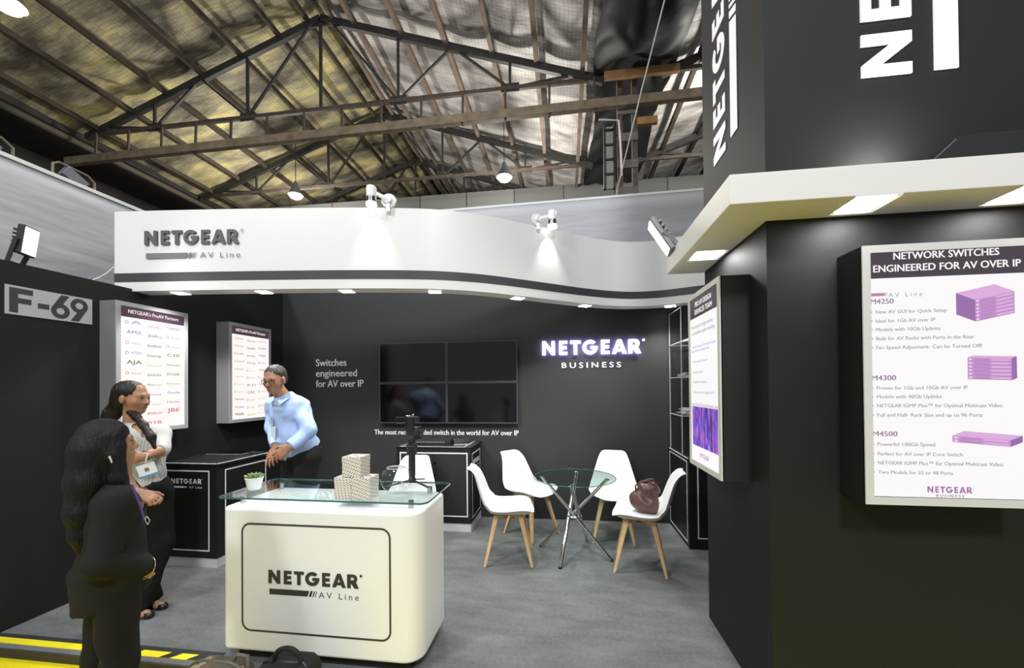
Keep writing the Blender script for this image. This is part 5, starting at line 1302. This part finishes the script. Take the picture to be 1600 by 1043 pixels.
# ------------------------------------------------------------------ WOMAN IN THE STRIPED SHIRT
def woman_shirt():
    D = 2.80; sc = 620/D
    base = at(219, 950, D); base.z = 0
    hf = heading(2); f = heading(-22); r = Vector((f.y, -f.x, 0)); AX3 = (V3(r), V3(f), V3(Z_))
    t = thing('person', 'person with a long dark plait in a striped shirt and wide black trousers, arm folded', 'person', base)
    L = lambda x, y, z: base+r*x+f*y+Z_*z
    hc = at(207, 622, D)
    nb = hc-Z_*.20-f*.01
    body = Vol(base+Vector((-.42, -.42, -.01)), base+Vector((.45, .45, 1.66)), .0065)
    P, A = head(body, hc, hf-Z_*.10, (0, 0, 1), 1.0)
    body.cap(V3(nb-Z_*.02), V3(hc-Z_*.06-f*.012), .050, .045, .02)
    sp = nb.z
    body.ell(V3(L(0, 0, sp-.16)), (.150, .095, .17), AX3, .03); body.ell(V3(L(0, 0, sp-.42)), (.15, .11, .15), AX3, .05)
    hips = [L(-.08, 0, .78), L(.08, 0, .78)]; kn = [L(-.085, .01, .43), L(.085, .01, .43)]
    an = [at(208, 950, 2.74), at(226, 936, 2.86)]
    for a in an: a.z = .075
    legs(body, hips, kn, an, (.085, .056, .036))
    toes = [at(228, 955, 2.72), at(250, 938, 2.83)]
    for a, b in zip(an, toes): b.z = .022; body.cap(V3(a-Z_*.04), V3(b), .032, .024, .02); body.ell(V3(b), (.045, .032, .016), None, .02)
    sL = L(-.138, 0, sp-.060); sR = L(.150, 0, sp-.055)
    eL = at(253, 703, 2.80); wL = at(224, 713, 2.62); hL = at(206, 716, 2.60)
    eR = L(.20, -.03, sp-.33); wR = L(.17, .06, sp-.52)
    for s_, e_, w_ in ((sL, eL, wL), (sR, eR, wR)): body.cap(V3(s_), V3(e_), .044, .039, .02); body.cap(V3(e_), V3(w_), .039, .026, .02)
    hand(body, wL, hL-wL, r*.3+V3_(at(215, 716, 2.72)-at(215, 716, 2.62)), .95, .55, 1); hand(body, wR, wR-eR, -r, .95, .4, -1)
    body.build('body', SKIN, t); face_paint(P, A, 1.0, t, None, LIPS)
    # shirt
    sh = Vol(base+Vector((-.42, -.42, .72)), base+Vector((.45, .45, sp+.10)), .0062)
    sh.ell(V3(L(0, .005, sp-.17)), (.158, .108, .19), AX3, .03); sh.ell(V3(L(0, .005, sp-.36)), (.146, .112, .15), AX3, .06); sh.cap(V3(L(0, 0, sp-.40)), V3(L(0, 0, sp-.46)), .118, .122, .04, True)
    sh.cap(V3(L(-.125, 0, sp-.06)), V3(L(.135, 0, sp-.06)), .055, .055, .05); sh.cap(V3(nb-Z_*.03), V3(nb+Z_*.030), .074, .058, .03, True)
    for s_, e_, w_ in ((sL, eL, wL), (sR, eR, wR)):
        sh.cap(V3(s_), V3(e_), .052, .046, .03); sh.cap(V3(e_), V3(e_+(w_-e_)*.16), .047, .044, .015, True)
    sh.ripple(.0045, 40, ((.5, .3, 1), (1, -.4, .6), (-.3, 1, .8)), 8)
    sh.cap(V3(nb+Z_*.0), V3(nb+Z_*.09), .050, .056, .004, False, 's'); sh.cap(V3(nb+f*.075-Z_*.005), V3(nb+f*.125-Z_*.07), .034, .012, .006, False, 's')
    s_ = sh.build('shirt', STRIPED, t)
    m = MB()
    for q in (-1, 1): m.mesh([nb+r*q*.030+f*.062-Z_*.004, nb+r*q*.066+f*.03+Z_*.030, nb+r*q*.085+f*.045-Z_*.012, nb+r*q*.050+f*.108-Z_*.075], [(0, 1, 2, 3)])
    o = m.build('collar', STRIPED, s_); k = o.modifiers.new('t', 'SOLIDIFY'); k.thickness = .004
    # wide trousers
    tr = Vol(base+Vector((-.36, -.36, -.01)), base+Vector((.38, .38, 1.02)), .007)
    legs(tr, [L(-.075, 0, .80), L(.075, 0, .80)], [L(-.088, 0, .45), L(.090, 0, .45)], [an[0]-Z_*.02+f*.005, an[1]-Z_*.02+f*.005], (.112, .105, .098), .04)
    tr.ell(V3(L(0, 0, .86)), (.168, .130, .14), AX3, .05); tr.cap(V3(L(0, 0, .86)), V3(L(0, 0, sp-.42)), .13, .125, .03, True); tr.ripple(.006, 36, ((1, .2, .1), (.3, 1, .15)), 4); tr.half(V3(L(0, 0, .05)), (0, 0, -1))
    tr.build('trousers', TROUS, t)
    # shoes: open black slip-ons
    for a, b in zip(an, toes):
        d = (b-a); d.z = 0; d.normalize(); so = Vector((d.y, -d.x, 0))
        m = Vol(V3(Vector((min(a.x, b.x)-.1, min(a.y, b.y)-.1, 0))), V3(Vector((max(a.x, b.x)+.1, max(a.y, b.y)+.1, .12))), .004)
        a2 = Vector((a.x, a.y, .02))-d*.03; b2 = Vector((b.x, b.y, .016))+d*.028
        m.cap(V3(a2), V3(b2), .036, .030, .01); m.half((0, 0, .040), (0, 0, 1)); m.half((0, 0, .002), (0, 0, -1))
        m.ell(V3(b-d*.012+Z_*.026), (.050, .021, .030), (V3(d), V3(so), (0, 0, 1)), .004, 's')
        so_ = m.build('shoe', SHOE, t)
        MB().bar(b-d*.050-so*.030+Z_*.020, b-d*.050+so*.030+Z_*.022, .018, .010).build('strap', SHOE, so_, bevel=.003)
    # hair: centre-parted cap, loose strand behind and plait over the shoulder
    hr = Vol(base+Vector((-.40, -.40, .90)), base+Vector((.42, .42, 1.66)), .005)
    B = lambda x, y, z: V3(hc+(Vector(A[0])*x+Vector(A[1])*y+Vector(A[2])*z))
    hr.ell(B(0, -.026, .040), (.083, .100, .086), A, .01); hr.ell(B(0, -.060, -.02), (.076, .056, .075), A, .03)
    hr.cap(B(0, .085, -.045), B(0, .13, .002), .054, .048, .012, False, 's')
    hr.ell(B(.085, .012, -.015), (.03, .032, .032), A, .006, 's')
    hr.path([B(0, -.085, -.04), B(.01, -.12, -.12), B(.03, -.145, -.20), B(.05, -.155, -.25)], [.05, .045, .030, .012], .03)
    pts = [B(-.02, -.06, -.06), V3(at(214, 652, 2.74)), V3(at(224, 664, 2.66)), V3(at(236, 682, 2.64)), V3(at(242, 699, 2.63))]
    hr.path(pts, [.032, .022, .023, .024, .011], .02)
    hr.ripple(.002, 180, ((1, .2, .10), (.3, 1, .12)), 6); hr.build('hair', HAIRD, t)
    # badge and lanyard, wrist band
    bc = at(230, 734, 2.60); bf = heading(-52); bx = Vector((-bf.y, bf.x, 0))*1.0; M = Matrix.Translation(bc) @ Matrix((bx, -bf, Z_)).transposed().to_4x4() @ Matrix.Rotation(-.28, 4, 'Y')
    bd = MB(); bd.use(mat('badge_white', (.75, .76, .78), .35)).box((-.046, -.002, -.042), (.046, .002, .042), M); bd.use(mat('badge_blue', (.10, .28, .52), .4)).box((-.046, -.0028, -.042), (.046, .0026, -.030), M); bd.use(GREYL).box((-.012, -.0026, -.008), (.010, .0, .016), M)
    bd.build('badge', None, t)
    MB().tube([bc+Z_*.042, at(228, 719, 2.59), at(231, 708, 2.60)], .005, 6).build('lanyard', mat('lanyard_cream', (.6, .58, .5), .6), t, smooth=60)
    d = (wL-eL).normalized(); x = d.orthogonal().normalized(); y = d.cross(x); c = wL-d*.018
    MB().tube([c+(x*math.cos(2*PI*k/24)+y*math.sin(2*PI*k/24))*.031 for k in range(24)], .004, 6, closed=True).build('wrist_band', SHOE, t, smooth=60)
def V3_(v): return Vector(v)
woman_shirt()

# ------------------------------------------------------------------ MAN IN THE BLUE SHIRT
def man():
    D = 3.32
    base = at(470, 950, D); base.z = 0
    f = heading(-128); r = Vector((f.y, -f.x, 0)); hf = heading(-92)
    t = thing('person', 'person with glasses and grey hair in a light blue shirt, bending beside the left cabinet', 'person', base)
    hc = at(429.5, 593, 3.14); up = (Z_*1.0+hf*.16).normalized()
    fl = (hf-Z_*.26).normalized()
    nk0 = at(444, 622, 3.22)
    sL = at(470, 636, 3.24); sR = at(428, 634, 3.36); ch = at(450, 645, 3.29); pe = at(471, 706, 3.36); be = at(457, 680, 3.28)
    AX3 = (V3(r), V3(f), V3(Z_))
    lo = base+Vector((-.62, -.55, -.01)); hi = base+Vector((.45, .45, 1.80))
    bo = Vol(lo, hi, .0068)
    P, A = head(bo, hc, fl, up, .93)
    bo.cap(V3(nk0), V3(hc-Vector(up)*.065-Vector(hf)*.012), .056, .052, .02)
    bo.ell(V3(ch), (.16, .11, .17), AX3, .03); bo.ell(V3(be), (.15, .11, .14), AX3, .05); bo.ell(V3(pe), (.16, .12, .13), AX3, .05)
    hips = [pe-r*.08-Z_*.06, pe+r*.08-Z_*.06]; kn = [base-r*.09+f*.06+Z_*.50, base+r*.09+f*.03+Z_*.50]; an = [base-r*.095+Z_*.08-f*.02, base+r*.095+Z_*.08-f*.03]
    legs(bo, hips, kn, an, (.09, .06, .042))
    for a in an: bo.cap(V3(a-Z_*.04), V3(a+f*.16-Z_*.05), .036, .030, .02)
    eL = at(482, 674, 3.16); wL = at(452, 698, 3.02); eR = at(430, 668, 3.32); wR = at(431.5, 698, 3.14)
    for s_, e_, w_ in ((sL, eL, wL), (sR, eR, wR)): bo.cap(V3(s_), V3(e_), .048, .041, .02); bo.cap(V3(e_), V3(w_), .041, .029, .02)
    hand(bo, wL, at(441, 706, 3.0)-wL, at(446, 712, 3.08)-at(446, 704, 3.0), 1.0, .75, -1, .06, .2)
    hand(bo, wR, at(424.5, 716, 3.08)-wR, at(432, 716, 3.12)-at(426, 710, 3.08), 1.02, .40, -1)
    bo.build('body', SKINM, t); face_paint(P, A, .93, t, None, mat('lips_brown', (.24, .10, .08), .45))
    sh = Vol(lo, hi, .0065)
    sh.ell(V3(ch), (.182, .128, .18), AX3, .03); sh.ell(V3(be), (.172, .132, .15), AX3, .06); sh.cap(V3(be), V3(pe+Z_*.015), .145, .152, .05, True)
    sh.cap(V3(sL+(sR-sL)*.08), V3(sR+(sL-sR)*.08), .066, .066, .05); sh.cap(V3(nk0-Z_*.03), V3(nk0+(hc-nk0)*.18), .080, .064, .03, True)
    # far-side hem and near sleeve, long sleeves to the wrist
    for s_, e_, w_ in ((sL, eL, wL), (sR, eR, wR)): sh.cap(V3(s_), V3(e_), .074, .064, .03); sh.cap(V3(e_), V3(w_-(w_-e_)*.03), .062, .047, .025, True)
    sh.ripple(.010, 26, ((.5, .3, 1), (1, -.4, .6), (-.3, 1, .8)), 12); sh.ripple(.003, 75, ((.8, .5, -.6), (.4, -.9, .7)), 5)
    nv = (hc-nk0).normalized(); sh.cap(V3(nk0+nv*.0), V3(nk0+nv*.09), .056, .06, .004, False, 's')
    sh_ = sh.build('shirt', BLUES, t)
    m = MB(); cf = (hf*.6+f*.4).normalized(); cr = Vector((cf.y, -cf.x, 0)); nb = nk0+nv*.015
    for q in (-1, 1): m.mesh([nb+cr*q*.012+cf*.068-Z_*.025, nb+cr*q*.070+cf*.01+Z_*.042, nb+cr*q*.088+cf*.012-Z_*.004, nb+cr*q*.058+cf*.088-Z_*.062], [(0, 1, 2, 3)])
    o = m.build('collar', BLUES, sh_); k = o.modifiers.new('t', 'SOLIDIFY'); k.thickness = .006
    tr = Vol(lo, hi, .0072)
    legs(tr, [pe-r*.078-Z_*.05, pe+r*.078-Z_*.05], kn, [a-Z_*.03 for a in an], (.118, .088, .082), .04); tr.ell(V3(pe-Z_*.02), (.172, .140, .12), AX3, .05); tr.cap(V3(pe-Z_*.02), V3(pe+Z_*.030), .150, .150, .02, True)
    tr.ripple(.006, 34, ((1, .2, .5), (.3, 1, -.4)), 4); tr.half((0, 0, .03), (0, 0, -1)); tr.build('trousers', TROUS, t)
    m = MB(); m.tube([pe+Z_*.022+(r*math.cos(a)*.163+f*math.sin(a)*.160) for a in [2*PI*k/40 for k in range(40)]], .011, 6, closed=True); bt = m.build('belt', SHOE, t, smooth=60)
    for a in an:
        sv = Vol(V3(a+Vector((-.25, -.25, -.08))), V3(a+Vector((.25, .25, .08))), .005); sv.cap(V3(a-f*.04-Z_*.045), V3(a+f*.16-Z_*.055), .042, .036, .02); sv.half((0, 0, .002), (0, 0, -1)); sv.build('shoe', SHOE, t)
    hr = Vol(hc+Vector((-.2, -.2, -.15)), hc+Vector((.2, .2, .2)), .004)
    B = lambda x, y, z: V3(hc+(Vector(A[0])*x+Vector(A[1])*y+Vector(A[2])*z)*.93)
    hr.ell(B(0, -.022, .046), (.0735, .0893, .0745), A, .01); hr.ell(B(0, -.055, .0), (.069, .050, .060), A, .02)
    hr.cap(B(0, .10, -.05), B(0, .105, .035), .070, .054, .010, False, 's'); hr.ell(B(.085, .02, -.02), (.03, .045, .045), A, .006, 's'); hr.ell(B(-.085, .02, -.02), (.03, .045, .045), A, .006, 's')
    hr.half(B(0, -.05, -.055), -Vector(A[2])); hr.ripple(.0022, 220, ((1, .2, .4), (.3, 1, .4)), 6); hr.build('hair', HAIRG, t)
    # glasses
    g = MB(); Pv = lambda x, y, z: Vector(P(x, y, z))
    for q in (-1, 1):
        c = [Pv(q*.033+.024*math.cos(a), .102-.010*abs(math.cos(a))*(1 if math.cos(a)*q > 0 else 0), .003+.0175*math.sin(a)) for a in [2*PI*k/20 for k in range(20)]]
        g.tube(c, .0022, 6, closed=True); g.tube([Pv(q*.057, .095, .010), Pv(q*.076, .06, .010), Pv(q*.080, -.01, .006)], .0022, 6)
    g.tube([Pv(-.010, .103, .007), Pv(.010, .103, .007)], .002, 6); g.build('glasses', PLB, t, smooth=60)
    # lanyard with badge, chest logo
    m = MB(); m.tube([nk0-cr*.055+cf*.055+Z_*.01, at(432, 634, 3.19), at(428, 652, 3.17), at(427, 667, 3.155)], .0035, 6); m.build('lanyard', GREYL, t, smooth=60)
    M = Matrix.Translation(at(427.5, 676, 3.15)) @ Matrix((r, -f, Z_)).transposed().to_4x4(); MB().box((-.03, -.002, -.05), (.03, .002, .05), M).build('badge', MATS['badge_white'], t)
man()

# ================================================================== BAGS
# brown shoulder bag on the right chair
bp_ = Vector((.655, 3.565, .468))
t = thing('handbag', 'brown leather shoulder bag slumped on the right-hand white chair', 'bag', bp_)
v = Vol(bp_+Vector((-.26, -.26, -.05)), bp_+Vector((.26, .26, .42)), .0055)
ax = Vector((.93, -.36, 0)).normalized(); th = Vector((-ax.y, ax.x, 0)); lean = (Z_+Vector((.22, -.02, 0))).normalized(); AX3 = (V3(ax), V3(th), V3(lean))
v.ell(V3(bp_+lean*.070-X_*.01), (.115, .085, .080), AX3, .02); v.cap(V3(bp_+lean*.10-ax*.055), V3(bp_+lean*.205-ax*.040), .062, .040, .05); v.cap(V3(bp_+lean*.10+ax*.045), V3(bp_+lean*.225+ax*.035), .060, .040, .05); v.cap(V3(bp_+lean*.19-ax*.055), V3(bp_+lean*.215+ax*.05), .032, .034, .04)
v.ripple(.011, 48, ((1, .3, .8), (-.4, 1, .5), (.2, .5, 1)), 3); v.half(V3(bp_+Z_*.004), (0, 0, -1))
LEA = mat('brown_leather', (.085, .042, .034), .38, spec=.5, bump=(60, .2))
v.build('bag_body', LEA, t)
for q, dx in ((1, .03), (-1, -.03)):
    a = bp_+lean*.225+ax*.055+th*q*.034; b = bp_+lean*.215-ax*.060+th*q*.034; w_ = X_*(-.030 if q < 0 else -.008)
    MB().tube([a-lean*.05, a+lean*.025+w_*.3, a.lerp(b, .3)+lean*.062+w_, a.lerp(b, .7)+lean*.058+w_*1.3, b+lean*.015+w_*1.6, b-lean*.06+w_*.8], .0075, 8).build('handle', LEA, t, smooth=60)
MB().tube([bp_+lean*.252+ax*.055, bp_+lean*.248, bp_+lean*.236-ax*.055], .005, 8).build('zip', mat('zip_brown', (.05, .03, .025), .4), t, smooth=60)
# camouflage rucksack and black case on the aisle floor
def camo_nodes(nt, b):
    tc = nt.nodes.new('ShaderNodeTexCoord'); prev = None
    def noise(sc, off):
        mp = nt.nodes.new('ShaderNodeMapping'); mp.inputs['Location'].default_value = (off, off*2, 0); nt.links.new(tc.outputs['Object'], mp.inputs[0])
        n = nt.nodes.new('ShaderNodeTexNoise'); n.inputs['Scale'].default_value = sc; n.inputs['Detail'].default_value = 1.5; nt.links.new(mp.outputs[0], n.inputs['Vector']); return n
    prev = None; base = (.060, .052, .030, 1)
    for sc, off, thr, c in ((13, 1, .53, (.022, .017, .012, 1)), (11, 5, .56, (.24, .21, .12, 1)), (16, 9, .62, (.10, .055, .035, 1))):
        n = noise(sc, off); g = nt.nodes.new('ShaderNodeMath'); g.operation = 'GREATER_THAN'; g.inputs[1].default_value = thr; nt.links.new(n.outputs[0], g.inputs[0])
        mx = nt.nodes.new('ShaderNodeMix'); mx.data_type = 'RGBA'; mx.inputs[7].default_value = c; nt.links.new(g.outputs[0], mx.inputs[0])
        if prev is None: mx.inputs[6].default_value = base
        else: nt.links.new(prev, mx.inputs[6])
        prev = mx.outputs[2]
    nt.links.new(prev, b.inputs['Base Color'])
CAMO = node_mat('camouflage_cloth', camo_nodes, .7)
b0 = at(341, 1090, 1.85); b0.z = -.05
t = thing('rucksack', 'camouflage rucksack on the aisle floor in front of the counter', 'bag', b0)
v = Vol(b0+Vector((-.30, -.24, -.01)), b0+Vector((.32, .26, .46)), .006)
v.cap(V3(b0-X_*.065+Z_*.215), V3(b0+X_*.045+Z_*.215), .120, .120, .02); v.ell(V3(b0+Z_*.12-X_*.01), (.18, .13, .13), None, .05); v.ripple(.006, 34, ((1, .3, .8), (-.4, 1, .5)), 3); v.half(V3(b0+Z_*.002), (0, 0, -1))
v.build('bag_body', CAMO, t)
def zip_line(y, name):
    MB().tube([b0+Vector(((-.065 if a < PI/2 else .045)-.118*math.cos(a), y, .215+.119*math.sin(a))) for a in [PI*k/20 for k in range(21)]], .008, 8).build(name, mat('zip_olive', (.09, .085, .06), .5), t, smooth=60)
zip_line(.0, 'zip'); 
MB().tube([b0+Vector((.055, .02, .325)), b0+Vector((.07, .03, .353)), b0+Vector((.115, .04, .343)), b0+Vector((.128, .03, .285))], .010, 8).build('grab_loop', MATS['zip_olive'], t, smooth=60)
b1 = at(443, 1090, 1.90); b1.z = -.05
t = thing('camera_case', 'black padded case with a carry handle leaning by the counter front', 'bag', b1)
CASE = mat('case_fabric', (.013, .014, .012), .75, spec=.3, bump=(140, .2))
h_ = .300
MB().prism([(-.143, 0), (.143, 0), (.146, h_-.045), (.130, h_-.018), (.105, h_), (-.065, h_), (-.105, h_-.018), (-.140, h_-.070)], b1+Vector((0, -.09, 0)), X_, Z_, Y_, .18).build('case_body', CASE, t, bevel=.016, smooth=50, seg=3)
MB().tube([b1+Vector((-.142, -.002, .02)), b1+Vector((-.140, -.002, h_-.080)), b1+Vector((-.098, -.002, h_-.008)), b1+Vector((.106, -.002, h_+.004)), b1+Vector((.145, -.002, h_-.046)), b1+Vector((.145, -.002, .02))], .006, 6).build('zip', mat('zip_black', (.02, .02, .02), .4), t, smooth=60)
hn = [b1+Vector((-.050, 0, h_-.006))]+[b1+Vector((.022+.070*math.cos(a), 0, h_+.004+.060*math.sin(a))) for a in [PI-PI*k/14 for k in range(15)]]+[b1+Vector((.094, 0, h_-.006))]
MB().tube(hn, .0115, 8).build('carry_handle', CASE, t, smooth=60)
MB().box((b1.x-.078, b1.y-.02, h_-.055), (b1.x-.045, b1.y+.02, h_-.040)).build('handle_anchor', CASE, t, bevel=.004)
